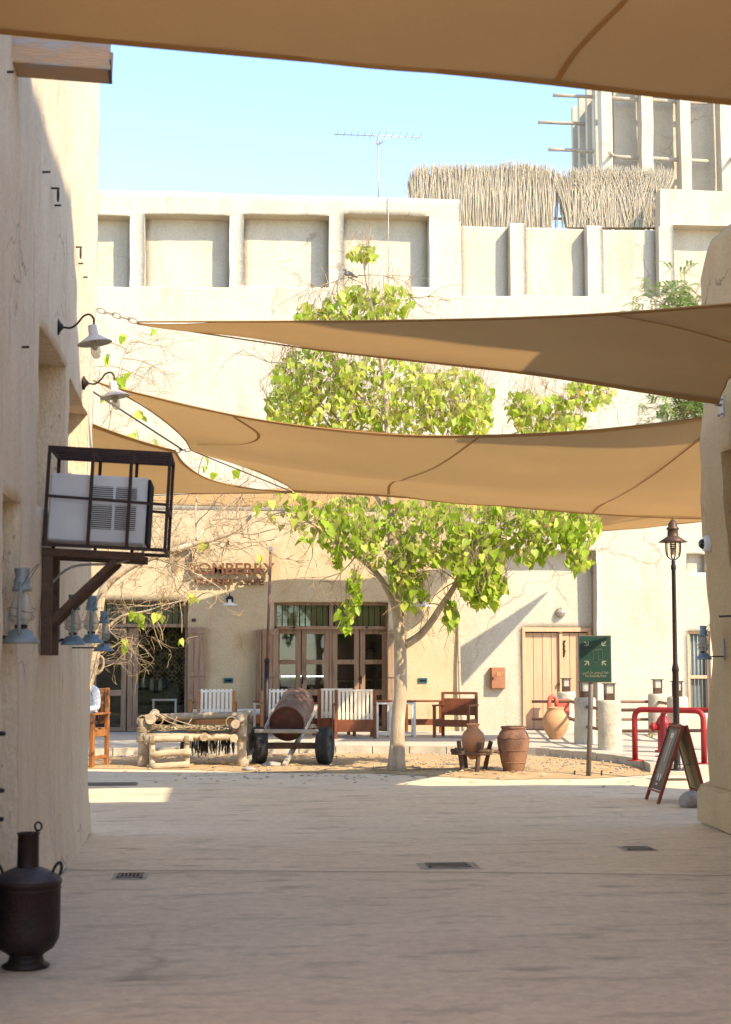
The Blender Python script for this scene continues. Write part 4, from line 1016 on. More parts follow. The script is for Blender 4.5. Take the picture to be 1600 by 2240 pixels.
# gooseneck lamps
def gooseneck(px, py, label, s=1.0):
    p = PX(px, py, LX); o = Vector((LX, p.y, p.z)); t = thing('wall_lamp', o, label, 'wall lamp', 'gooseneck lamps on the left house')
    b_ = MB(); R90 = Matrix.Rotation(rad(90), 3, 'Y'); b_.lathe([(0, 0), (.062, 0), (.062, .012), (.03, .03), (.018, .045), (0, .045)], o, 16, R90); b_.build('wall_plate', 'black_iron', t, True)
    a = catmull([o + Vector((.03, 0, 0)), o + Vector((.10, 0, -.005)), o + Vector((.15, 0, .03)), o + Vector((.19, .01, .085)), o + Vector((.235, .01, .10)), o + Vector((.265, .01, .07)), o + Vector((.268, .01, .02))], 5)
    MB().tube(a, .008, 7).build('swan_neck', 'black_iron', t, True)
    h = o + Vector((.255, .01, .02)); tl = Matrix.Rotation(rad(-9), 3, 'Y')
    MB().lathe([(0, 0), (.028, 0), (.032, -.01), (.035, -.07), (.042, -.08), (.128, -.135), (.130, -.140), (.04, -.095), (.0, -.09)], h, 24, tl).build('lamp_shade', 'enamel', t, True)
    MB().lathe([(.032, -.10), (.036, -.16), (.036, -.21), (.028, -.24), (.012, -.253), (0, -.255)], h, 16, tl).build('glass_jar', 'globe_glass', t, True)
    MB().ball(h + tl @ Vector((0, 0, -.16)), .022, 10, (1, 1, 1.5)).build('bulb', 'bulb', t, True)
gooseneck(125, 715, 'gooseneck lamp above the first wall recess, next to the cage'); gooseneck(182, 838, 'sunlit gooseneck lamp near the house corner beyond the recesses')
# hurricane lanterns
def lantern(p, h, label, m='lantern_blue', grp='hurricane lanterns hung on the left house', bracket=None, rz=0):
    t = thing('hurricane_lantern', p, label, 'lantern', grp, rz); s = h / .34
    def lt(prof, nm, mm, n=18): return MB().lathe([(r * s, z * s) for r, z in prof], (0, 0, 0), n).build(nm, mm, t)
    lt([(0, 0), (.082, 0), (.084, .008), (.072, .028), (.058, .034), (.052, .055), (.034, .064), (0, .064)], 'fuel_tank', m)
    lt([(.028, .068), (.03, .085), (0, .085)], 'burner', 'black_iron', 12)
    lt([(.028, .088), (.048, .11), (.054, .135), (.046, .18), (.030, .23)], 'glass_globe', 'globe_glass')
    lt([(.0, .235), (.042, .235), (.045, .25), (.036, .262), (.040, .285), (.030, .30), (.036, .335), (.036, .34), (0, .342)], 'chimney_cap', m)
    for sg in (-1, 1):
        MB().tube([Vector(v) * s for v in catmull([(0, sg * .04, .04), (0, sg * .068, .07), (0, sg * .072, .15), (0, sg * .066, .22), (0, sg * .03, .275)], 4)], .0085 * s, 7).build('side_tube', m, t)
    for z, r in ((.115, .058), (.15, .062)):
        MB().tube([(r * s * math.cos(a), r * s * math.sin(a), (z + .012 * math.sin(2 * a)) * s) for a in [i * math.pi / 8 for i in range(17)]], .002, 4, False).build('guard_wire', 'wire', t)
    MB().tube(catmull([(0, -.055 * s, .25 * s), (.05 * s, -.04 * s, .33 * s), (.075 * s, 0, .36 * s), (.05 * s, .04 * s, .33 * s), (0, .055 * s, .25 * s)], 4), .0022, 4, False).build('bail', 'wire', t)
    if bracket is not None:
        MB().bar((0, 0, .03), (bracket, 0, .03), .012, .012).build('bracket_arm', 'black_iron', t); MB().box((bracket, 0, .10), (.012, .03, .2)).build('bracket_plate', m, t)
    return t
def at_px(px, py, off): # hung off the left wall by off metres
    q = PX(px, py, LX + off); return q
lantern(at_px(46, 1408, .075), .44, 'grey green lantern hung before the tall recess with the black conduit', 'lantern_grey', None, -.075)
lantern(at_px(160, 1411, .17), .36, 'pale blue lantern hung just past the timber cage bracket', bracket=-.17)
lantern(at_px(200, 1407, .24), .36, 'middle pale blue lantern between its two neighbours past the cage bracket', bracket=-.24)
lantern(at_px(227, 1425, .26), .33, 'lowest pale blue lantern hung near the house corner', bracket=-.26)
q = PX(1540, 1443, RX - .18); lantern(q, .32, 'blue lantern on a bracket of the ochre house', grp=None, bracket=.2)
# dome camera on the right house
q = PX(1556, 1190, RX); cm = thing('security_camera', (RX, q.y, q.z), 'white dome camera with black eye on the ochre house', 'camera')
Rl = Matrix.Rotation(rad(-90), 3, 'Y'); MB().lathe([(0, -.03), (.085, -.03), (.085, .05), (.07, .075), (.045, .085)], (RX, q.y, q.z), 20, Rl).build('housing', 'plastic_white', cm, True)
MB().ball((RX - .075, q.y, q.z), .052, 14).build('dome', 'dome', cm, True)

# copper still
sp_ = G(57, 2116, 0); st = thing('still_pot', sp_, 'blackened metal still with tall neck standing at the wall foot', 'pot')
MB().lathe([(0, 0), (.115, 0), (.125, .012), (.095, .03), (.085, .06), (.10, .075), (0, .08)], (0, 0, 0), 28).build('foot', 'still_metal', st)
MB().lathe([(.085, .065), (.14, .10), (.168, .15), (.172, .20), (.172, .425), (.178, .43), (.178, .445), (.172, .45)], (0, 0, 0), 36).build('body', 'still_metal', st)
MB().lathe([(.174, .45), (.168, .462), (.15, .475), (.10, .50), (.058, .515)], (0, 0, 0), 36).build('shoulder', 'still_shoulder', st)
MB().lathe([(.057, .505), (.055, .68), (.060, .683), (.060, .69), (.05, .69), (.05, .60)], (0, 0, 0), 24).build('neck', 'still_metal', st)
for sg in (-1, 1): MB().tube(catmull([(sg * .125, 0, .478), (sg * .145, 0, .52), (sg * .165, 0, .535), (sg * .175, 0, .51), (sg * .165, 0, .47)], 5), .008, 7).build('handle', 'still_metal', st)
MB().tube([(.04, 0, .66), (.042, 0, .70)] + [(.05 + .018 * math.sin(a), 0, .722 - .022 * math.cos(a)) for a in [i * math.pi / 6 for i in range(13)]], .006, 6).build('hook', 'still_metal', st)
for r_ in (0,): MB().lathe([(.1725, .40), (.1765, .405), (.1725, .41)], (0, 0, 0), 36).build('band', 'still_metal', st)

# floor grates
def grate(px, py, w_, d_, n_, label):
    c = G(px, py, 0); t = thing('floor_grate', c, label, 'grate', 'drain grates set in the lane')
    MB().box((0, 0, .003), (w_, d_, .006)).build('pit', 'dark', t); f = MB()
    for sx in (-1, 1): f.box((sx * w_ / 2, 0, .006), (.02, d_ + .02, .012))
    for sy in (-1, 1): f.box((0, sy * d_ / 2, .006), (w_ + .02, .02, .0118))
    f.build('frame', 'grate', t)
    for i in range(n_): MB().box((-w_ / 2 + w_ * (i + .5) / n_, 0, .008), (w_ / n_ * .45, d_ - .02, .008)).build('bar', 'grate', t)
    MB().add([(-w_ * .75, -d_ * .8, .003), (w_ * .75, -d_ * .8, .003), (w_ * .75, d_ * .8, .003), (-w_ * .75, d_ * .8, .003)], [(0, 1, 2, 3)]).build('mortar_surround', 'kerb', t)
grate(980, 1894, .31, .22, 18, 'widest slotted drain grate in the middle of the lane'); grate(285, 1917, .17, .22, 6, 'small drain grate near the left house wall'); grate(1395, 1857, .19, .18, 8, 'small drain grate towards the ochre house plinth')
c = G(244, 1716, 0); t = thing('drain_cover', c, 'long slotted drain cover beside the wooden armchair', 'grate'); MB().box((0, 0, .004), (.66, .42, .008)).build('plate', 'grate', t)
for i in range(5): MB().box((0, -.16 + i * .08, .011), (.62, .03, .006)).build('bar', 'grate', t)

# ================================================================== COURTYARD
# rope-strung log bed
bl0, br0 = G(314, 1673, .02), G(527, 1680, .02); bed = thing('log_bed', (bl0 + br0) / 2, 'rustic log bed lashed with rope and covered with palm strips', 'bed')
def log(p, q, r, nm='log', m='wood_log', par=bed):
    p, q = Vector(p), Vector(q); k = [p.lerp(q, i / 6) + noise.noise_vector(p * 5 + Vector((i * .8, 0, 0))) * r * .22 for i in range(7)]
    return MB().tube(k, [r * (1 + .12 * noise.noise(p * 3 + Vector((0, i * 1.3, 0)))) for i in range(7)], 10).build(nm, m, par, True)
def lash(c, axis, r, par=bed, n_=4):
    axis = Vector(axis).normalized(); u = axis.orthogonal().normalized(); v = axis.cross(u); m_ = MB()
    pts = [Vector(c) + axis * ((i / (n_ * 10)) - .5) * .018 * n_ + (u * math.cos(i * .628) + v * math.sin(i * .628)) * (r + .006) for i in range(n_ * 10 + 1)]
    m_.tube(pts, .008, 5); m_.build('lashing', 'rope', par, True)
bx0, bx1, by = bl0.x, br0.x, (bl0.y + br0.y) / 2; bd = .85
for x, y, h in ((bx0, by, .72), (bx1 + .02, by, .80), (bx0 + .05, by + bd, .74), (bx1 + .10, by + bd, .80)):
    log((x, y, -.03), (x + rng.uniform(-.02, .02), y, h), .072, 'leg'); lash((x, y, h - .16), (0, 0, 1), .075); lash((x, y, .42), (0, 0, 1), .074)
log((bx0 + .06, by + bd, .70), (bx1 + .15, by + bd - .05, .74), .058); log((bx0 + .12, by - .12, .72), (bx0 + .14, by + bd + .1, .75), .075); log((bx1 - .08, by - .14, .63), (bx1 + .02, by + bd + .1, .70), .062)
log((bx0 + .02, by - .05, .46), (bx1, by - .02, .44), .05); log((bx0 + .1, by + bd, .42), (bx1, by + bd, .42), .05)
log((bx0 + .90, by - .16, .45), (bx0 + .92, by + .5, .46), .06, 'log_end'); log((bx1 - .10, by - .16, .43), (bx1 - .08, by + .5, .44), .06, 'log_end')
log((bx0 + .05, by - .16, .42), (bx0 + .74, by - .18, .44), .052); log((bx0 + .13, by - .22, .21), (bx0 + .72, by - .24, .25), .052); log((bx0 + .15, by - .26, .035), (bx0 + .70, by - .30, .07), .05)
for x in (.16, .66):
    log((bx0 + x, by - .20, 0), (bx0 + x - .01, by - .16, .40), .045); lash((bx0 + x, by - .20, .22), (1, 0, 0), .055); lash((bx0 + x, by - .19, .42), (1, 0, 0), .055)
for x, z in ((.22, .72), (1.30, .68), (.0, .70)): lash((bx0 + x, by + .02, z - .02), (0, 1, 0), .075, n_=6)
wv = MB(); rw = random.Random(21)
wv.add([Vector((bx0 + .1 + 1.34 * (i % 13) / 12, by - .06 + .85 * (i // 13) / 6, .545 + .03 * noise.noise(Vector((i * .7, i * .3, 0))))) for i in range(91)], [(j * 13 + i, j * 13 + i + 1, j * 13 + i + 14, j * 13 + i + 13) for j in range(6) for i in range(12)], True)
for i in range(620):
    c = Vector((bx0 + .10 + rw.random() * 1.36, by - .09 + rw.random() * .88, .56 + rw.random() * .03)); a = rw.gauss(.25, .7); l = rw.uniform(.06, .2); d = Vector((math.cos(a) * l, math.sin(a) * l, rw.gauss(0, .02)))
    s = Vector((-d.y, d.x, 0)).normalized() * rw.uniform(.006, .012); m0 = c + Vector((0, 0, .018)); wv.add([c - d / 2 - s, c - d / 2 + s, m0 + s, m0 - s, c + d / 2 + s, c + d / 2 - s], [(0, 1, 2, 3), (3, 2, 4, 5)])
wv.build('palm_strip_mat', 'palm', bed, True, 'stuff')
fg = MB()
for i in range(170): x = bx0 + .55 + rw.random() * .82; y = by + rw.uniform(.1, .8); fg.tube([(x, y, .44), (x + rw.gauss(0, .012), y, .44 - rw.uniform(.14, .30))], .006, 3, False)
fg.build('hanging_fringe', 'black_iron', bed, True, 'stuff')
for k, (a, b) in enumerate((((340, 1565), (400, 1590)), ((352, 1562), (425, 1588)), ((372, 1590), (388, 1568)), ((404, 1592), (420, 1572)))):
    MB().tube([PY(*a, by + .1), PY((a[0] + b[0]) / 2, (a[1] + b[1]) / 2 + 2, by + .08), PY(*b, by + .05)], .009, 5).build('loose_rope', 'rope', bed, True)

# cart with drum
wl, wr = G(566, 1671, .02), G(711, 1671, .02); ax = (wl + wr) / 2; cart = thing('hand_cart', (ax.x, ax.y, 0), 'old two wheeled timber cart resting its shafts on the sand', 'cart')
WR = .275
for wp, yaw in ((wl, .18), (wr, -.30)):
    Rw = Matrix.Rotation(yaw, 3, 'Z') @ Matrix.Rotation(rad(90), 3, 'Y'); c = Vector((wp.x, wp.y, WR + .015))
    tyre = MB().lathe([(.16, -.085), (.235, -.098), (.265, -.085), (.275, -.05), (.277, 0), (.275, .05), (.265, .085), (.235, .098), (.16, .085)], c, 36, Rw)
    wo_ = tyre.build('wheel', 'rubber', cart, True)
    MB().lathe([(.16, -.083), (.15, -.05), (.06, -.04), (.05, -.075), (0, -.078), (0, .078), (.05, .075), (.06, .04), (.15, .05), (.16, .083)], c, 28, Rw).build('rim', 'rim', wo_, True)
    tr_ = MB()
    for k in range(44):
        a = 2 * math.pi * k / 44
        for sx in (-.05, 0.0, .05):
            tr_.box(c + Rw @ Vector((.277 * math.cos(a), .277 * math.sin(a), sx)), (.010, .022, .036), Rw @ Matrix.Rotation(a, 3, 'Z'))
    tr_.build('tread_blocks', 'rubber', wo_, True, 'stuff')
MB().bar((wl.x + .05, wl.y, .29), (wr.x - .05, wr.y, .29), .09, .09, bev=.01).build('axle', 'wood_dark', cart, True)
t1, t2 = G(622, 1679, .0) + Vector((0, 0, .03)), G(536, 1679, .0) + Vector((0, 0, .03))
e1 = PY(692, 1545, t1.y + 1.95); e2 = e1 + (t2 - t1) + Vector((-.06, 0, 0))
for p, q in ((t1, e1), (t2, e2)): 
    k = [p.lerp(q, i / 6) + Vector((0, 0, -.05 * math.sin(math.pi * i / 6) * (1 if p is t2 else .3))) for i in range(7)]
    sh = MB()
    for a, b in zip(k, k[1:]): sh.bar(a, b + (b - a) * .03, .06, .065, bev=.006)
    sh.build('shaft', 'wood_grey', cart, True)
MB().bar(PY(557, 1599, ax.y - .08), PY(698, 1600, ax.y - .12), .16, .055, bev=.008).build('cross_plank', 'wood_grey', cart, True)
MB().bar(PY(600, 1632, ax.y + .25), PY(690, 1632, ax.y + .25), .08, .08).build('bolster', 'wood_dark', cart, True)
MB().bar(PY(592, 1588, ax.y + .9), PY(692, 1588, ax.y + .9), .1, .05).build('cross_plank', 'wood_grey', cart, True)
f0 = PY(628, 1583, ax.y - .02); f1 = PY(650, 1541, ax.y + .95); dv = (f1 - f0).normalized(); BL = (f1 - f0).length; RB = .265
bz = dv.to_track_quat('Z', 'Y').to_matrix()
drum = thing('rusty_drum', f0, 'rusty metal drum lying lengthwise on the timber cart', 'drum')
prof = [(RB * .97, -.005), (RB * 1.03, 0), (RB * 1.03, .02), (RB, .03)]
for k in (1 / 3, 2 / 3): prof += [(RB, BL * k - .03), (RB * 1.035, BL * k - .008), (RB * 1.035, BL * k + .008), (RB, BL * k + .03)]
prof += [(RB, BL - .03), (RB * 1.03, BL - .02), (RB * 1.03, BL), (RB * .97, BL + .005)]
MB().lathe(prof, f0, 48, bz).build('shell', 'rust', drum, True)
for z in (.022, BL - .022): MB().lathe([(0, z), (RB * .985, z)], f0, 40, bz).build('end_plate', 'rust_face', drum, True)
# rusty pole with blue tip
pb = PY(581, 1600, 25.6); pb.z = .02; ptop = PY(593, 1196, 25.6); pmid = PY(584.5, 1447, 25.6); po = thing('rusty_pole', pb, 'thin rusty pole with blue tip rising behind the cart', 'pole')
MB().tube([pb - Vector((0, 0, .1)), pmid], .042, 12).build('lower_pipe', 'post_black', po, True); MB().lathe([(.043, -.02), (.05, 0), (.05, .03), (.03, .05)], pmid, 12).build('collar', 'post_black', po, True)
MB().tube([pmid, ptop - (ptop - pmid).normalized() * .09], .024, 10).build('upper_pipe', 'rust_pole', po, True); MB().tube([ptop - (ptop - pmid).normalized() * .09, ptop], .027, 10).build('tip', 'blue_tip', po, True)
# stones on the sand
for i, (px, py, r_, lab) in enumerate(((595, 1675, .10, 'flat sandy stone beside the cart wheel'), (660, 1642, .16, 'long pale stone under the cart axle'), (545, 1684, .07, 'small stone touching the left cart shaft tip'))):
    p = G(px, py, .02); tag(MB().ball(p + Vector((0, 0, r_ * .15)), r_, 14, (1.5, 1, .5), .35, i).build('stone', 'stone'), lab, 'stone', 'stones on the sand bed')
p = G(1513, 1768, 0); tag(MB().ball(p + Vector((.03, .12, .07)), .12, 18, (1.05, 1, .85), .3, 9).build('stone', 'stone'), 'rounded grey stone against the plinth of the ochre house', 'stone')

lt_ = MB(); rl_ = random.Random(31)
for i in range(260):                                          # dry leaves fallen round the tree
    p = Vector((tp.x + rl_.gauss(0, 1.7), tp.y + rl_.gauss(0, .9), 0)); z = .05 if inside(p, poly) else .012
    if p.y > 25.4: continue
    mx = Matrix.Translation((p.x, p.y, z)) @ Matrix.Rotation(rl_.uniform(0, 6.28), 4, 'Z') @ Matrix.Rotation(rl_.uniform(1.2, 1.9), 4, 'X') @ Matrix.Diagonal((.06, .06, .06, 1)); add_leaf(lt_, mx)
o = lt_.build('leaf_litter', 'palm'); o['kind'] = 'stuff'; tag(o, 'dry fallen leaves scattered round the leafy tree foot', 'leaves')
# jar on a stick stand
p = G(1036, 1687, .02); sdn = thing('jar_stand', p, 'rough stick stand holding a round clay jar', 'stand')
for dx, dy, tx, ty, h in ((-.17, -.13, -.23, -.16, .43), (.02, -.17, .06, -.2, .40), (.16, .05, .26, .05, .42), (-.08, .14, -.1, .2, .42)):
    log(p + Vector((dx, dy, -.04)), p + Vector((tx, ty, h)), .032, 'leg', 'wood_dark', sdn)
for a, b in (((-.34, -.2, .27), (.18, -.22, .25)), ((-.30, .17, .28), (.30, .16, .28)), ((-.24, -.30, .29), (-.2, .3, .29)), ((.20, -.30, .28), (.24, .3, .28)), ((.02, -.24, .30), (.34, -.2, .28))):
    log(p + Vector(a), p + Vector(b), .026, 'rung', 'wood_dark', sdn)
for a in ((-.2, -.2, .27), (.2, -.22, .27)): lash(p + Vector(a), (0, 0, 1), .04, sdn, 3)
jar = thing('clay_jar', p + Vector((0, 0, .16)), 'round orange clay jar with narrow neck sitting in a stick stand', 'jar')
MB().lathe([(0, .0), (.05, .01), (.11, .08), (.158, .20), (.166, .29), (.145, .37), (.10, .42), (.075, .445), (.078, .47), (.10, .495), (.095, .50), (.065, .47), (.06, .42)], (0, 0, 0), 36).build('body', 'terracotta', jar)
# tall ribbed jar
p = G(1124, 1688, .02); j = thing('clay_jar', p, 'large dark brown clay jar with rope ridges standing on the sand', 'jar')
pr = [(0, 0), (.135, 0), (.145, .02), (.175, .14), (.205, .28), (.226, .40), (.222, .48), (.19, .55), (.165, .58), (.162, .595), (.178, .605), (.178, .625), (.165, .632), (.14, .62), (.14, .5)]
MB().lathe(pr, (0, 0, 0), 40).build('body', 'jar_brown', j)
for z, r_ in ((.13, .174), (.30, .21), (.47, .224)): MB().tube([(r_ * math.cos(a), r_ * math.sin(a), z + .004 * math.sin(9 * a)) for a in [i * math.pi / 20 for i in range(41)]], .007, 6, False).build('rope_ridge', 'jar_brown', j)
# big sunlit jar on the pavement
p = G(1216, 1617, PAVE); j = thing('clay_jar', p, 'pale orange big bellied jar on the pavement before the boarded door', 'jar')
MB().lathe([(0, 0), (.10, 0), (.115, .02), (.20, .15), (.245, .28), (.24, .36), (.20, .45), (.155, .52), (.148, .55), (.17, .575), (.165, .585), (.13, .57), (.12, .48)], (0, 0, 0), 40).build('body', 'terracotta_big', j)
# red pipe loop behind that jar
p = G(1212, 1608, PAVE); rp = thing('red_standpipe', p, 'faded red standpipe loop rising behind the big pale jar', 'pipe')
MB().tube([(-.06, .12, 0), (-.06, .12, .66)] + [(-.06 + .07 * (1 - math.cos(a)), .12, .66 + .08 * math.sin(a)) for a in [i * math.pi / 8 for i in range(1, 9)]] + [(.08, .12, .56)], .042, 12).build('pipe', 'red_faded', rp)
MB().lathe([(0, 0), (.06, 0), (.06, .05), (.03, .07), (.03, .10), (0, .10)], (.08, .12, .46), 14).build('valve', 'red_faded', rp)
MB().box((.26, .35, .52), (.24, .14, .32), None, .01).build('hose_box', 'red_faded', rp)

# bollards with lantern tops and rails
def bollard(x, y, label, h=.80):
    t = thing('bollard', (x, y, PAVE), label, 'bollard', 'plastered bollards with lantern tops')
    m_ = MB().lathe([(.195, -.02), (.192, .2), (.188, .5), (.186, h - .05), (.178, h - .01), (.16, h), (0, h)], (0, 0, 0), 26); m_.v = [v + noise.noise_vector((v + Vector((x, y, 0))) * 5) * .010 for v in m_.v]; m_.build('post', 'bollard', t)
    l = MB().box((0, 0, h + .055), (.15, .15, .11), None, .004).build('lamp_base', 'lamp_brown', t)
    MB().box((0, 0, h + .185), (.125, .125, .15)).build('lamp_glass', 'frost', t); f = MB()
    for sx in (-1, 1):
        for sy in (-1, 1): MB().box((sx * .067, sy * .067, h + .185), (.016, .016, .15)).build('lamp_corner', 'lamp_brown', t)
    MB().box((0, 0, h + .268), (.20, .20, .016), None, .003).build('lamp_cap', 'lamp_brown', t)
b1 = G(1335, 1640, PAVE); b2 = G(1281, 1627, PAVE)
def topat(px, py): return G(px, py, PAVE + .8)
b3 = topat(1239, 1513); b4 = topat(1439, 1517); b5 = topat(1482, 1524)
bollard(b1.x, b1.y, 'lantern topped bollard behind the green assembly sign post, closest to kerb'); bollard(b2.x, b2.y, 'lantern topped bollard half hidden by the green sign post')
bollard(b3.x, b3.y, 'lantern topped bollard right behind the big pale jar'); bollard(b4.x, b4.y, 'lantern topped bollard by the wall beyond the red guard pipes'); bollard(b5.x, b5.y, 'lantern topped bollard behind the street lamp pole')
def rail(p, q, lab):
    t = thing('guard_rail', (p + q) / 2, lab, 'rail', 'brown pipe rails between bollards')
    for z in (PAVE + .64, PAVE + .30): MB().tube([Vector((p.x, p.y, z)), Vector((q.x, q.y, z))], .028, 10).build('pipe', 'rust_pole', t, True)
rail(b1, b2, 'pair of brown pipe rails between the sign post bollards'); rail(b2, b3, 'pair of brown pipe rails running behind the big pale jar'); rail(b1, Vector((b1.x + 3.6, b1.y + .1, 0)), 'long pair of brown pipe rails behind the red guard pipes'); rail(b4, b5, 'short pair of brown pipe rails behind the street lamp')
rail(Vector((b4.x - 2.4, b4.y + .4, 0)), b4, 'pair of brown pipe rails along the white wall')

# red guard pipes and hydrant
p = G(1390, 1664, PAVE); gp1 = thing('guard_pipe', p, 'long red bent guard pipe with bolted foot plate', 'pipe', 'red guard pipes round the hydrant')
def bent(pts, r, rad_=.14):
    out = [Vector(pts[0])]
    for a, b, c in zip(pts, pts[1:], pts[2:]):
        a, b, c = Vector(a), Vector(b), Vector(c); u = (a - b).normalized() * rad_; v = (c - b).normalized() * rad_
        for k in range(9): t = k / 8; out.append((b + u) * (1 - t) ** 2 + b * 2 * t * (1 - t) + (b + v) * t ** 2)
    return out + [Vector(pts[-1])]
h1 = .74; q = G(1541, 1671, PAVE)
MB().tube(bent([p, p + Vector((0, 0, h1)), q + Vector((0, 0, h1)), q], .06), .041, 14).build('pipe', 'red', gp1, True)
for c in (p, q): MB().lathe([(0, .012), (.12, .012), (.12, 0)], c, 16).build('foot_plate', 'red', gp1, True)
p2 = G(1451, 1655, PAVE); gp2 = thing('guard_pipe', p2, 'shorter red bent guard pipe beside the lamp pole', 'pipe', 'red guard pipes round the hydrant'); q2 = Vector((p2.x + .8, p2.y - .9, PAVE))
MB().tube(bent([p2, p2 + Vector((0, 0, .70)), q2 + Vector((0, 0, .72)), q2], .06), .041, 14).build('pipe', 'red', gp2, True)
for c in (p2, q2): MB().lathe([(0, .012), (.12, .012), (.12, 0)], c, 16).build('foot_plate', 'red', gp2, True)
hp = G(1472, 1650, PAVE) + Vector((0, .5, 0)); hy = thing('fire_hydrant', hp, 'red fire hydrant with padlocked cap behind the guard pipes', 'hydrant')
MB().lathe([(.14, 0), (.14, .03), (.09, .04), (.09, .40), (.12, .42), (.12, .46), (.10, .50), (.07, .56), (.03, .59), (.03, .63), (0, .63)], (0, 0, 0), 20).build('barrel', 'red', hy)
for a in (180, 0, 270):
    Ro = Matrix.Rotation(rad(a), 3, 'Z') @ Matrix.Rotation(rad(90), 3, 'Y'); MB().lathe([(.055, .07), (.055, .15), (.07, .15), (.07, .19), (.03, .20), (.03, .225), (0, .225)], (0, 0, .40), 14, Ro).build('outlet', 'red', hy)
MB().box((-.20, 0, .26), (.05, .03, .06), None, .006).build('padlock', 'brass', hy); MB().tube([(-.22, 0, .29), (-.22, 0, .33), (-.18, 0, .33), (-.18, 0, .29)], .006, 5).build('shackle', 'antenna', hy)

# street lamp
p = G(1482, 1686, PAVE); sl = thing('street_lamp', p, 'slender dark street lamp with conical hood and caged bulb', 'street lamp')
tp_ = PY(1484, 1228, p.y); Hh = tp_.z - PAVE
MB().lathe([(0, 0), (.10, 0), (.10, .02), (.048, .03), (.043, .10), (.042, 1.30), (.048, 1.31), (.048, 1.34), (.031, 1.42), (.027, Hh - .12), (.036, Hh - .10), (.036, Hh - .06), (.024, Hh - .03), (.03, Hh), (.01, Hh + .03), (0, Hh + .03)], (0, 0, 0), 18).build('pole', 'post_black', sl)
z0_ = Hh + .02
for a in (0, 1): 
    u = Vector((1, 0, 0)) if a == 0 else Vector((0, 1, 0))
    MB().tube([u * x + Vector((0, 0, z0_ + z)) for x, z in ((-.10, .25), (-.10, .12), (-.085, .05), (-.04, .01), (0, 0), (.04, .01), (.085, .05), (.10, .12), (.10, .25))], .009, 6).build('yoke', 'post_black', sl)
MB().lathe([(.075, z0_ + .06), (.085, z0_ + .12), (.085, z0_ + .24)], (0, 0, 0), 20).build('glass', 'lantern_glass', sl)
MB().lathe([(.0, z0_ + .24), (.19, z0_ + .235), (.195, z0_ + .24), (.10, z0_ + .30), (.075, z0_ + .32), (.07, z0_ + .40), (.085, z0_ + .41), (.085, z0_ + .425), (.06, z0_ + .45), (.062, z0_ + .48), (.03, z0_ + .53), (.012, z0_ + .54), (.02, z0_ + .56), (0, z0_ + .585)], (0, 0, 0), 24).build('hood', 'lamp_brown', sl)
for z in (.15, .175, .20): MB().lathe([(0, z0_ + z), (.045, z0_ + z), (.045, z0_ + z + .012), (0, z0_ + z + .012)], (0, 0, 0), 14).build('reflector_ring', 'post_black', sl)
MB().ball((0, 0, z0_ + .11), .03, 10, (1, 1, 1.4)).build('bulb', 'bulb', sl)
MB().box((.0, 0, -.02), (.5, .4, .05)).build('footing', 'kerb', sl)

# green assembly point sign
p = G(1287, 1696, .02); sg = thing('assembly_sign', p, 'dark green fire assembly point sign on a grey post in the sand', 'sign'); ys_ = p.y
s0, s1_ = PY(1266, 1440, ys_), PY(1337, 1440, ys_); zt_, zb_ = PY(1300, 1390, ys_).z, PY(1300, 1493, ys_).z; sc_ = Vector(((s0.x + s1_.x) / 2, ys_, (zt_ + zb_) / 2)); sw, sh_ = s1_.x - s0.x, zt_ - zb_
MB().tube([p - Vector((0, 0, .1)), Vector((sc_.x - .02, ys_ + .035, zt_ - .1))], .033, 14).build('post', 'post_grey', sg, True)
MB().box(sc_ + Vector((0, -.015, 0)), (sw, .022, sh_), None, .008).build('panel_edge', 'sign_edge', sg, True); MB().box(sc_ + Vector((0, -.022, 0)), (sw - .022, .014, sh_ - .022), None, .003).build('panel', 'sign_green', sg, True)
yf = ys_ - .031
def SP(u, v): return Vector((sc_.x + u * sw, yf, sc_.z + v * sh_))     # u,v in -.5..+.5 of the panel
for sx, sy in ((-1, 1), (1, 1), (-1, -1), (1, -1)):
    tip = SP(sx * .20 + .01, sy * .235 + .06 if sy > 0 else -.075); 
    d = Vector((-sx, 0, -sy)).normalized(); n_ = Vector((d.z, 0, -d.x)); tip = SP(sx * .21, (.285 if sy > 0 else -.05))
    a_ = MB(); a_.bar(tip - d * .075, tip, .004, .014, n_); a_.bar(tip + Vector((0, -.001, 0)), tip + Vector((sx * .055, -.001, 0)), .004, .014); a_.bar(tip + Vector((0, -.002, 0)), tip + Vector((0, -.002, sy * .055)), .014, .004, (0, 1, 0)); a_.build('arrow', 'sign_ink', sg, True)
for u, v, hh in ((-.14, .09, .15), (.13, .09, .15), (0, .055, .18)):
    c = SP(u, v); pts = [c + Vector((x * .075 * 1, -.002, z * hh * .5 * .9 * sh_ / .65)) for x, z in ((-.45, 1), (.45, 1), (.5, .8), (.5, -.85), (.4, -1), (-.4, -1), (-.5, -.85), (-.5, .8))]
    MB().tube(pts + [pts[0]], .0028, 4, False).build('figure_outline', 'sign_line', sg, True)
    hc = c + Vector((0, -.002, hh * .5 * .9 + .032)); MB().tube([hc + Vector((.024 * math.cos(a), 0, .028 * math.sin(a))) for a in [i * math.pi / 8 for i in range(17)]], .0028, 4, False).build('figure_head', 'sign_line', sg, True)
def sign_text(txt, v, width, hmax):
    me = text_mesh(txt, .06, .001); xs_ = [q.co.x for q in me.vertices]
    if not xs_: return
    k = width / (max(xs_) - min(xs_)); me.transform(Matrix.Translation(SP(0, v) + Vector((0, -.001, 0))) @ Matrix.Rotation(rad(90), 4, 'X') @ Matrix.Diagonal((k, max(k, .8), 1, 1)) @ Matrix.Translation((-(max(xs_) + min(xs_)) / 2, 0, 0))); wrap_obj('lettering', me, 'sign_ink', sg)
sign_text('Fire Assembly Point', -.385, sw * .64, .05)
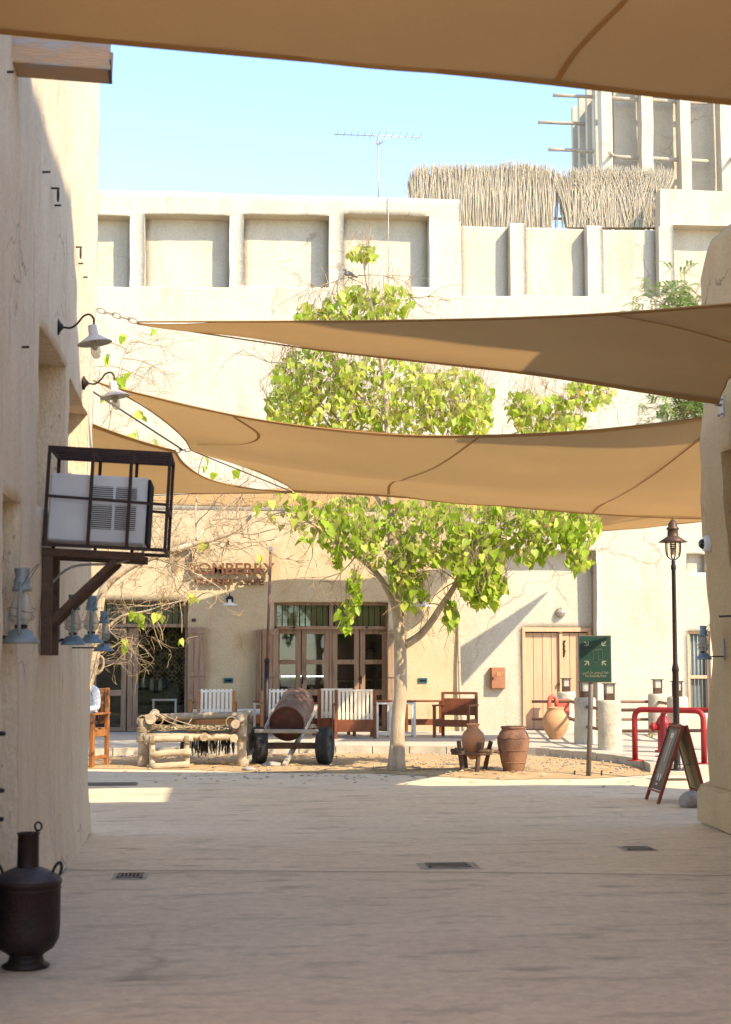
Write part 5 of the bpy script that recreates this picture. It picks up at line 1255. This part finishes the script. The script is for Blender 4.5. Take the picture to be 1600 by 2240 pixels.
ARB = '\u0646\u0642\u0637\u0629 \u0627\u0644\u062a\u062c\u0645\u0639 \u0641\u064a \u062d\u0627\u0644 \u0627\u0644\u062d\u0631\u064a\u0642'
PF = {'\u0646': 0xFEE5, '\u0642': 0xFED5, '\u0637': 0xFEC1, '\u0629': 0xFE93, '\u0627': 0xFE8D, '\u0644': 0xFEDD, '\u062a': 0xFE95, '\u062c': 0xFE9D, '\u0645': 0xFEE1, '\u0639': 0xFEC9, '\u0641': 0xFED1, '\u064a': 0xFEF1, '\u062d': 0xFEA1, '\u0631': 0xFEAD}
def shape_ar(s):
    out = []; nonj = '\u0629\u0627\u0631'
    for i, c in enumerate(s):
        if c == ' ': out.append(' '); continue
        pv_ = i > 0 and s[i - 1] != ' ' and s[i - 1] not in nonj; nx = i + 1 < len(s) and s[i + 1] != ' ' and c not in nonj
        out.append(chr(PF[c] + (1 if pv_ and not nx else 2 if nx and not pv_ else 3 if pv_ and nx else 0)))
    return ''.join(out[::-1])
sign_text(shape_ar(ARB), -.31, sw * .80, .05)
for px, lb_ in ((1257, 'short black peg in the sand between brown jar and assembly sign'), (1316, 'short black peg in the sand between assembly sign and menu board')): q = G(px, 1695, .02); tag(MB().tube([q - Vector((0, 0, .03)), q + Vector((.005, 0, .06))], .012, 6).build('irrigation_peg', 'black_iron'), lb_, 'peg', 'black pegs in the sand')

# A-board
LF, LN = G(1414, 1749, 0), G(1440, 1759, 0); sb = thing('menu_board', (LF + LN) / 2 + Vector((.3, 0, 0)), 'red brown framed folding menu board standing open by the plinth', 'menu board')
wd_ = (LN - LF); wd_.z = 0; wdn = wd_.normalized(); W_ = wd_.length; sp2 = Vector((.56, .02, 0)); hz = Vector((sp2.x / 2 + .02, 0, .86))
nrm = Vector((-wdn.y, wdn.x, 0))
def board(foot, out, face):
    top = foot + out; d = out.normalized(); n_ = wdn.cross(d).normalized()
    fr_ = MB()
    for k in (0, 1): fr_.bar(foot + wdn * (W_ * k), top + wdn * (W_ * k), .035, .03, wdn, .003)
    for t in (.97, .14): fr_.bar(foot.lerp(top, t) + wdn * .016, foot.lerp(top, t) + wdn * (W_ - .016), .045, .024, d, .003)
    fo = fr_.build('frame', 'board_frame', sb, True)
    c = foot.lerp(top, .555) + wdn * W_ / 2; Rm = Matrix((wdn, n_, d)).transposed(); l = out.length * .79
    MB().box(c, (W_ - .05, .012, l), Rm).build('panel', 'board_black' if face else 'board_back', sb, True)
    if face:
        sgn = -1 if (Rm @ Vector((0, 1, 0))).x > 0 else 1
        MB().box(c + n_ * sgn * .008 + d * .05 + wdn * .0, (W_ * .56, .003, l * .78), Rm).build('menu_sheet', 'board_paper', sb, True)
        for dz, dx, ww, hh in ((-.22, -.05, .05, .08), (-.22, .05, .05, .08), (-.30, -.02, .07, .025), (.27, 0, .12, .06), (.1, .0, .02, .28)):
            MB().box(c + n_ * sgn * .0105 + d * dz + wdn * dx, (ww, .002, hh), Rm).build('price_tag', 'paper', sb, True)
    else: MB().bar(foot.lerp(top, .14) + wdn * W_ / 2 , top + wdn * W_ / 2, .03, .02, wdn).build('stiffener', 'board_back', sb, True)
board(LF, hz, True); board(LF + sp2, hz - Vector((sp2.x - .04 - 0, 0, 0)) - Vector((0.0, 0, 0)), False)
MB().bar(LF + hz * .5 + wdn * W_, LF + sp2 + (hz - Vector((sp2.x - .04, 0, 0))) * .5 + wdn * W_, .006, .006).build('stay_cord', 'wire', sb, True)
# ================================================================== FITTINGS ON THE BACK BUILDING
def shade_lamp(px, py, label):
    o = PY(px, py, YF); t = thing('wall_lamp', o, label, 'wall lamp', 'saucer lamps on the shop front'); Rb = Matrix.Rotation(rad(90), 3, 'X')
    MB().lathe([(0, 0), (.075, 0), (.075, .02), (.03, .03), (0, .03)], o + Vector((0, 0, .10)), 18, Rb).build('wall_plate', 'black_iron', t, True)
    MB().tube(catmull([o + Vector((0, -.02, .10)), o + Vector((0, -.10, .20)), o + Vector((0, -.20, .21)), o + Vector((0, -.26, .13)), o + Vector((0, -.26, .06))], 5), .012, 8).build('swan_neck', 'black_iron', t, True)
    MB().lathe([(0, .09), (.03, .09), (.036, .03), (.19, -.035), (.195, -.04), (.035, .01), (0, .01)], o + Vector((0, -.26, 0)), 26).build('lamp_shade', 'enamel', t, True)
    MB().ball(o + Vector((0, -.26, -.02)), .03, 10).build('bulb', 'bulb', t, True)
shade_lamp(503, 1322, 'saucer shaded lamp under the cafe lettering'); shade_lamp(925, 1324, 'saucer shaded lamp right of the glazed cafe doors')
yq = YF + .36
o = PY(1226, 1340, yq); t = thing('bulkhead_light', o, 'round caged bulkhead light above the boarded door', 'wall lamp'); Rb = Matrix.Rotation(rad(90), 3, 'X')
MB().lathe([(0, 0), (.105, 0), (.105, .04), (.09, .05)], o, 20, Rb).build('base', 'antenna', t, True); MB().lathe([(.085, .05), (.08, .10), (.05, .14), (0, .15)], o, 20, Rb).build('glass', 'frost', t, True)
for k in range(4):
    a = k * math.pi / 4; u = Vector((math.cos(a), 0, math.sin(a))); MB().tube([o + u * x + Vector((0, -y, 0)) for x, y in ((-.10, .04), (-.09, .12), (-.05, .165), (0, .175), (.05, .165), (.09, .12), (.10, .04))], .006, 5).build('cage_wire', 'antenna', t, True)
# electrical cabinet
a, b = PY(1072, 1484, yq), PY(1103, 1484, yq); z1, z0_ = PY(1087, 1460, yq).z, PY(1087, 1507, yq).z; eb = thing('meter_cabinet', ((a.x + b.x) / 2, yq, z0_), 'rusty brown meter cabinet fixed to the white wall', 'cabinet')
MB().box(((a.x + b.x) / 2, yq - .07, (z0_ + z1) / 2), (b.x - a.x, .16, z1 - z0_), None, .006).build('box', 'rust_box', eb, True); dr = MB().box(((a.x + b.x) / 2, yq - .158, (z0_ + z1) / 2), (b.x - a.x - .03, .012, z1 - z0_ - .03), None, .004).build('door', 'rust_box', eb, True)
MB().box(((a.x + b.x) / 2 + .01, yq - .168, (z0_ + z1) / 2 + .09), (.09, .006, .09)).build('plate', 'terracotta', dr, True); MB().box((a.x + .04, yq - .172, (z0_ + z1) / 2), (.02, .02, .05)).build('latch', 'iron', dr, True)
# pole leaning in the corner
p, q = PY(1013, 1530, YF - .12), PY(1003, 1330, YF - .03); p.z = PAVE
tag(MB().tube(catmull([p, p.lerp(q, .35) + Vector((-.03, 0, 0)), p.lerp(q, .7) + Vector((-.02, 0, 0)), q], 4), [.034] * 5 + [.028] * 4 + [.022] * 4, 8).build('leaning_pole', 'wood_log'), 'weathered wooden pole leaning in the corner beside the shop front', 'pole')

# ================================================================== CAFE FURNITURE
def fbox(par, c, d, nm, m, bev=.006): return MB().box(c, d, None, bev).build(nm, m, par)
def slat_chair(px, py, w_, label, frame, slat, ns=9, rz=0.0, h=.90):
    p = G(px, py, PAVE); t = thing('slat_armchair', p, label, 'armchair', 'slatted armchairs on the pavement', rz); D = .62
    for x in (-1, 1):
        for y, hh in ((0, h), (D, .60)): fbox(t, (x * (w_ / 2 - .03), y, hh / 2), (.06, .06, hh), 'leg', frame)
        fbox(t, (x * (w_ / 2 - .03), D / 2, .62), (.07, D + .06, .03), 'armrest', frame)
        for k in range(3): fbox(t, (x * (w_ / 2 - .03), .16 + k * .15, .47), (.02, .05, .28), 'side_slat', slat)
    fbox(t, (0, .0, .235), (w_ - .12, .04, .22), 'apron', frame); fbox(t, (0, D, .26), (w_ - .12, .03, .14), 'apron', frame)
    for k in range(ns): fbox(t, (-w_ / 2 + .09 + (w_ - .18) * k / (ns - 1), .0, .62), (.048, .022, .54), 'slat', slat, .004)
    fbox(t, (0, .0, h - .015), (w_ - .12, .035, .04), 'top_rail', slat); fbox(t, (0, D / 2, .39), (w_ - .10, D - .05, .12), 'cushion', 'cushion_white', .035)
    return t
slat_chair(778, 1616, .78, 'dark framed cream slatted armchair with its back to the lane', 'wood_red', 'cream_slat', 9)
slat_chair(737, 1611, .74, 'second dark framed slatted armchair, half hidden behind its neighbour', 'wood_red', 'cream_slat', 8, .1)
slat_chair(473, 1609, .74, 'white slatted armchair with orange post in front of the wooden sofa', 'wood_orange', 'white_paint', 8, -.05, .86)
slat_chair(608, 1609, .66, 'white slatted armchair mostly hidden behind the rusty drum', 'wood_orange', 'white_paint', 7, 0, .86)
# long wooden sofa
p = G(512, 1603, PAVE); so_ = thing('wooden_sofa', p, 'long orange wooden sofa with pale cushions against the shop front', 'sofa')
W_ = 1.78
for x in (-1, 1):
    fbox(so_, (x * (W_ / 2 - .03), 0, .31), (.06, .07, .62), 'leg', 'wood_orange'); fbox(so_, (x * (W_ / 2 - .03), .62, .44), (.06, .06, .88), 'leg', 'wood_orange'); fbox(so_, (x * (W_ / 2 - .03), .31, .63), (.09, .70, .03), 'armrest', 'wood_orange')
for k in range(3): fbox(so_, (0, .62, .50 + k * .135), (W_ - .12, .03, .125), 'back_board', 'wood_orange')
fbox(so_, (0, .62, .90), (W_, .06, .05), 'top_rail', 'wood_orange'); fbox(so_, (0, .01, .26), (W_ - .12, .04, .16), 'apron', 'wood_orange')
for k in (-1, 1): fbox(so_, (k * W_ / 4, .30, .40), (W_ / 2 - .08, .58, .13), 'cushion', 'cushion_white', .04)
# white side tables
def side_table(px, py, w_, label, h=.66, top='wood_red'):
    p = G(px, py, PAVE); t = thing('side_table', p, label, 'side table', 'white framed side tables'); d_ = .34
    for x in (-1, 1):
        for y in (0, d_): fbox(t, (x * (w_ / 2 - .022), y, h / 2), (.044, .044, h), 'leg', 'white_paint', .003)
        for z in (.04, h - .02): fbox(t, (x * (w_ / 2 - .022), d_ / 2, z), (.036, d_ - .05, .036), 'stretcher', 'white_paint', .003)
    for y in (0, d_):
        for z in (.06, h - .03): fbox(t, (0, y, z), (w_ - .09, .034, .036), 'stretcher', 'white_paint', .003)
    fbox(t, (0, d_ / 2, h + .012), (w_ + .04, d_ + .08, .024), 'table_top', top, .005)
side_table(840, 1612, .29, 'white framed side table beside the dark slatted armchairs'); side_table(893, 1612, .30, 'white framed side table just right of the tree trunk'); side_table(565, 1606, .18, 'narrow white framed side table behind the rusty pole', .62)
# long dark table top behind
p = G(930, 1606, PAVE); t = thing('low_table', p, 'low dark wooden table between the side tables and open armchair', 'table')
fbox(t, (0, .2, .64), (.80, .5, .03), 'table_top', 'wood_red')
for x in (-.36, .36):
    for y in (0, .4): fbox(t, (x, y, .315), (.05, .05, .62), 'leg', 'wood_red')
fbox(t, (0, .4, .22), (.68, .03, .12), 'stretcher', 'wood_red')
# open red brown armchair
p = G(988, 1614, PAVE); t = thing('open_armchair', p, 'red brown open armchair without cushions next to the white wall', 'armchair', None, rad(-24))
for x in (-.33, .33):
    fbox(t, (x, 0, .29), (.055, .055, .58), 'leg', 'wood_red'); fbox(t, (x, .58, .42), (.055, .055, .84), 'leg', 'wood_red'); fbox(t, (x, .29, .595), (.075, .68, .03), 'armrest', 'wood_red'); fbox(t, (x, .29, .27), (.03, .55, .14), 'side_rail', 'wood_red')
fbox(t, (0, .58, .82), (.62, .04, .045), 'top_rail', 'wood_red'); fbox(t, (0, .585, .56), (.60, .025, .32), 'back_panel', 'wood_red'); fbox(t, (0, 0, .27), (.60, .03, .13), 'apron', 'wood_red'); fbox(t, (0, .29, .30), (.60, .52, .02), 'seat_board', 'wood_red')
# ---- inside the cafe
p = Vector((PY(343, 1560, YF + 1.6).x, YF + 1.6, PAVE)); t = thing('cafe_sofa', p, 'dark patterned sofa inside the open cafe doorway', 'sofa')
fbox(t, (0, .3, .24), (1.25, .62, .16), 'base', 'wood_pale'); fbox(t, (0, .3, .40), (1.2, .6, .2), 'seat', 'cushion_pattern', .06)
b_ = MB().box((.02, .42, .72), (.95, .22, .46), Matrix.Rotation(-.25, 3, 'X'), .08); b_.build('back_cushion', 'cushion_pattern', t)
pw = thing('striped_pillow', p + Vector((-.12, .25, .92)), 'teal and cream striped pillow on the cafe sofa', 'pillow')
for k in range(7): MB().box((-.27 + k * .09, 0, .04 * math.sin(k * 1.1)), (.092, .16 - .012 * abs(k - 3), .26 - .014 * abs(k - 3)), Matrix.Rotation(-.3, 3, 'X'), .03).build('stripe', ('cushion_teal', 'lattice')[k % 2], pw)
p = Vector((PY(360, 1575, YF + .9).x, YF + .9, PAVE)); t = thing('cafe_table', p, 'pale framed small table in the open cafe doorway', 'table')
for x in (-.23, .23):
    for y in (0, .3): fbox(t, (x, y, .3), (.045, .045, .6), 'leg', 'cream_slat')
fbox(t, (0, .15, .62), (.52, .36, .04), 'table_top', 'cream_slat')
yl = YF + 2.6; xa, xb = PY(296, 1480, yl).x, PY(425, 1480, yl).x; ls = thing('lattice_screen', ((xa + xb) / 2, yl, PAVE), 'cream floral fretwork screen inside the cafe', 'screen')
MB().box(((xa + xb) / 2, yl + .06, 1.5), (xb - xa, .02, 2.6)).build('backing', 'interior', ls, True)
nx_, nz_ = 4, 8; cw = (xb - xa) / nx_
for i in range(nx_):
    for k in range(nz_):
        c = Vector((xa + cw * (i + .5), yl, PAVE + .15 + cw * (k + .5))); m_ = MB()
        for e in range(8):
            a = e * math.pi / 4; d = Vector((math.cos(a), 0, math.sin(a))); s = Vector((-d.z, 0, d.x)); m_.sheet([c + d * .04, c + d * cw * .27 + s * .035, c + d * cw * .47, c + d * cw * .27 - s * .035], (0, .015, 0))
        m_.tube([c + Vector((cw * .48 * math.cos(a), .008, cw * .48 * math.sin(a))) for a in [j * math.pi / 10 for j in range(21)]], .014, 5, False); m_.build('rosette', 'lattice', ls, True)
# display counter with lit edge
yc = YF + 2.2; xa, xb = PY(612, 1480, yc).x, PY(712, 1480, yc).x; dc = thing('display_counter', ((xa + xb) / 2, yc, PAVE), 'dark display counter with a blue white light tube inside cafe', 'counter')
MB().box(((xa + xb) / 2, yc + .3, .55), (xb - xa, .6, .86), None, .01).build('cabinet', 'dark', dc, True); MB().box(((xa + xb) / 2, yc + .3, 1.24), (xb - xa, .6, .03)).build('canopy', 'dark', dc, True); MB().box(((xa + xb) / 2, yc + .02, 1.10), (xb - xa, .006, .26)).build('glass', 'glass', dc, True)
MB().tube([(xa + .04, yc + .05, 1.21), (xb - .04, yc + .05, 1.21)], .012, 8).build('light_tube', 'tube_light', dc, True)
yc = YF + 2.4; xa, xb = PY(735, 1480, yc).x, PY(782, 1480, yc).x; bs = thing('back_shelf', ((xa + xb) / 2, yc, PAVE), 'wooden shelf with jars behind the third cafe door', 'shelf')
for z in (.75, 1.1): MB().box(((xa + xb) / 2, yc, z), (xb - xa, .3, .03)).build('board', 'lattice', bs, True)
for x in (xa + .03, xb - .03): MB().box((x, yc, .62), (.03, .28, 1.0)).build('upright', 'lattice', bs, True)
for k in range(3): tag(MB().lathe([(0, 0), (.04, 0), (.045, .10), (.03, .14), (.03, .17), (0, .17)], (xa + .10 + k * .13, yc, .767), 12).build('glass_jar', ('lantern_blue', 'cream_slat', 'terracotta')[k]), 'small %s jar on the wooden shelf inside the cafe' % ('blue', 'cream', 'clay coloured')[k], 'jar', 'jars on the cafe shelf')

# ================================================================== PEOPLE
def person(name, loc, rz, J, E_, label, mats):
    """J: joint -> (xyz, radius); E_: list of (joint, joint, material index); one continuous skinned body"""
    t = thing(name, loc, label, 'person', None, rz); me = bpy.data.meshes.new('body'); keys = list(J)
    me.from_pydata([J[k][0] for k in keys], [(keys.index(a), keys.index(b)) for a, b, _ in E_], [])
    o = bpy.data.objects.new('tmp', me); COL.objects.link(o); sk_ = o.modifiers.new('s', 'SKIN'); sk_.use_smooth_shade = True
    for i, k in enumerate(keys): r = J[k][1]; me.skin_vertices[0].data[i].radius = (r, r) if not isinstance(r, tuple) else r
    me.skin_vertices[0].data[0].use_root = True; sb_ = o.modifiers.new('u', 'SUBSURF'); sb_.levels = 2; sb_.render_levels = 2
    dg = bpy.context.evaluated_depsgraph_get(); dg.update(); m2 = bpy.data.meshes.new_from_object(o.evaluated_get(dg)); bpy.data.objects.remove(o)
    m2.materials.clear()
    for m in mats: m2.materials.append(M[m])
    seg = [(Vector(J[a][0]), Vector(J[b][0]), i) for a, b, i in E_]
    for pl_ in m2.polygons:
        c = pl_.center; best = 9
        for a, b, i in seg:
            u = max(0, min(1, (c - a).dot(b - a) / max(1e-9, (b - a).length_squared))); d = (c - a.lerp(b, u)).length
            if d < best: best = d; pl_.material_index = i
        pl_.use_smooth = True
    ob = bpy.data.objects.new('body', m2); COL.objects.link(ob); ob.parent = t
    h = Vector(J['head'][0]); f = Vector(J['face'][0]) if 'face' in J else Vector((0, -1, 0)); hr = MB()
    hr.ball((0, 0, 0), .108, 16, (.92, 1.05, 1.1)); hr.v = [v + h + Vector((0, .022, .028)) if not (v.y < -.045 and v.z < .05) else Vector((v.x, -.04, max(v.z, .03))) + h + Vector((0, .022, .028)) for v in hr.v]; hr.build('hair', 'hair', t)
    fc = MB(); fc.ball(h + Vector((0, -.100, -.008)), .016, 8, (.8, 1, 1.5)); fc.build('nose', 'skin', t)
    for sx in (-1, 1): MB().ball(h + Vector((sx * .034, -.090, .018)), .010, 8).build('eye', 'dome', t); MB().ball(h + Vector((sx * .095, .012, .0)), .024, 8, (.4, .8, 1.3)).build('ear', 'skin', t)
    MB().ball(h + Vector((0, -.090, -.052)), .02, 8, (1.2, .4, .4)).build('mouth', 'terracotta', t)
    return t
def hand(J, E_, side, wrist, d, sp):
    d = Vector(d).normalized(); sp = Vector(sp).normalized(); w_ = Vector(wrist); pn = d.cross(sp); pk = 'palm' + side; J[pk] = (tuple(w_ + d * .06), (.034, .02)); E_.append(('wrist' + side, pk, 2))
    for i, (o_, l) in enumerate(((-.030, .062), (-.010, .072), (.010, .070), (.030, .056))):
        a = w_ + d * .10 + sp * o_; b = a + d * l * .6 - pn * .012; c = b + d * l * .3 - pn * .028
        for n_, q, r in (('a', a, .010), ('b', b, .009), ('c', c, .008)): J[f'f{i}{n_}{side}'] = (tuple(q), r)
        E_ += [(pk, f'f{i}a{side}', 2), (f'f{i}a{side}', f'f{i}b{side}', 2), (f'f{i}b{side}', f'f{i}c{side}', 2)]
    a = w_ + d * .035 - sp * .042; b = a + d * .035 - sp * .02
    J['ta' + side] = (tuple(a), .012); J['tb' + side] = (tuple(b), .010); E_ += [('wrist' + side, 'ta' + side, 2), ('ta' + side, 'tb' + side, 2)]
# wooden armchair by the house corner, and its sitter
Fp, rzc = G(201, 1681, 0), -.38
Rz = Matrix.Rotation(rzc, 3, 'Z'); cen_c = Fp + Rz @ Vector((-.25, .24, 0))
wc = thing('tall_armchair', cen_c, 'tall reddish wooden armchair at the left house corner', 'armchair', None, rzc)
for x in (-.25, .25):
    fbox(wc, (x, -.24, .385), (.065, .065, .77), 'leg', 'wood_chair'); fbox(wc, (x, .24, .58), (.06, .06, 1.16), 'leg', 'wood_chair'); fbox(wc, (x, 0, .785), (.085, .56, .03), 'armrest', 'wood_chair'); fbox(wc, (x, 0, .50), (.035, .42, .10), 'side_rail', 'wood_chair'); fbox(wc, (x, 0, .15), (.03, .42, .05), 'stretcher', 'wood_chair')
fbox(wc, (0, 0, .56), (.48, .46, .03), 'seat', 'wood_chair'); fbox(wc, (0, .24, 1.12), (.44, .035, .07), 'top_rail', 'wood_chair'); fbox(wc, (0, .24, .66), (.44, .035, .06), 'lower_rail', 'wood_chair'); fbox(wc, (0, -.24, .50), (.44, .03, .10), 'front_rail', 'wood_chair')
for k in range(5): fbox(wc, (-.17 + k * .085, .24, .89), (.055, .018, .40), 'back_slat', 'wood_chair', .003)
J = {'pelvis': ((0, .08, .69), .135), 'waist': ((0, .10, .86), .125), 'chest': ((0, .05, 1.04), (.16, .12)), 'neck0': ((0, .0, 1.17), .07), 'neck': ((0, -.03, 1.24), .052), 'head': ((0, -.06, 1.37), (.088, .10)), 'crown': ((0, -.05, 1.44), .075)}
Eg = [('pelvis', 'waist', 0), ('waist', 'chest', 0), ('chest', 'neck0', 0), ('neck0', 'neck', 2), ('neck', 'head', 2), ('head', 'crown', 2)]
for s, sx in (('l', 1), ('r', -1)):
    J['sh' + s] = ((sx * .17, .02, 1.13), .072); J['el' + s] = ((sx * .235, -.06, .87), .052); J['wrist' + s] = ((sx * .16, -.29, .85), .034)
    Eg += [('neck0', 'sh' + s, 0), ('sh' + s, 'el' + s, 0), ('el' + s, 'wrist' + s, 0)]; hand(J, Eg, s, J['wrist' + s][0], (-sx * .3, -1, -.1), (-sx * 1, .3, 0))
    J['hip' + s] = ((sx * .10, .03, .665), .105); J['kn' + s] = ((sx * .13, -.38, .63), .075); J['an' + s] = ((sx * .12, -.40, .16), .045); J['toe' + s] = ((sx * .14, -.56, .05), .04); J['hl' + s] = ((sx * .12, -.39, .06), .042)
    Eg += [('pelvis', 'hip' + s, 1), ('hip' + s, 'kn' + s, 1), ('kn' + s, 'an' + s, 1), ('an' + s, 'hl' + s, 3), ('hl' + s, 'toe' + s, 3)]
person('person', cen_c, rzc, J, Eg, 'person in a white shirt and dark trousers seated in the tall armchair', ['shirt_white', 'trousers', 'skin', 'cloth_dark'])
# figure inside the cafe
J = {'pelvis': ((0, 0, .93), .125), 'waist': ((0, 0, 1.08), .12), 'chest': ((0, 0, 1.27), (.16, .115)), 'neck0': ((0, 0, 1.41), .07), 'neck': ((0, -.01, 1.47), .052), 'head': ((0, -.02, 1.60), (.088, .10)), 'crown': ((0, -.01, 1.67), .075)}
Eg = [('pelvis', 'waist', 0), ('waist', 'chest', 0), ('chest', 'neck0', 0), ('neck0', 'neck', 2), ('neck', 'head', 2), ('head', 'crown', 2)]
for s, sx in (('l', 1), ('r', -1)):
    J['sh' + s] = ((sx * .17, 0, 1.37), .07); J['el' + s] = ((sx * .24, -.02, 1.10), .05); J['wrist' + s] = ((sx * .15, -.22, 1.02), .033)
    Eg += [('neck0', 'sh' + s, 0), ('sh' + s, 'el' + s, 0), ('el' + s, 'wrist' + s, 0)]; hand(J, Eg, s, J['wrist' + s][0], (-sx * .4, -1, 0), (-sx * 1, .3, 0))
    J['hip' + s] = ((sx * .095, 0, .88), .10); J['kn' + s] = ((sx * .10, -.01, .48), .068); J['an' + s] = ((sx * .10, .02, .09), .045); J['toe' + s] = ((sx * .12, -.15, .04), .04)
    Eg += [('pelvis', 'hip' + s, 1), ('hip' + s, 'kn' + s, 1), ('kn' + s, 'an' + s, 1), ('an' + s, 'toe' + s, 3)]
pp = PY(810, 1500, YF + 1.5); person('person', (pp.x, YF + 1.5, .125), .3, J, Eg, 'person in dark clothes standing behind the rightmost glazed cafe door', ['cloth_dark', 'trousers', 'skin', 'hair'])
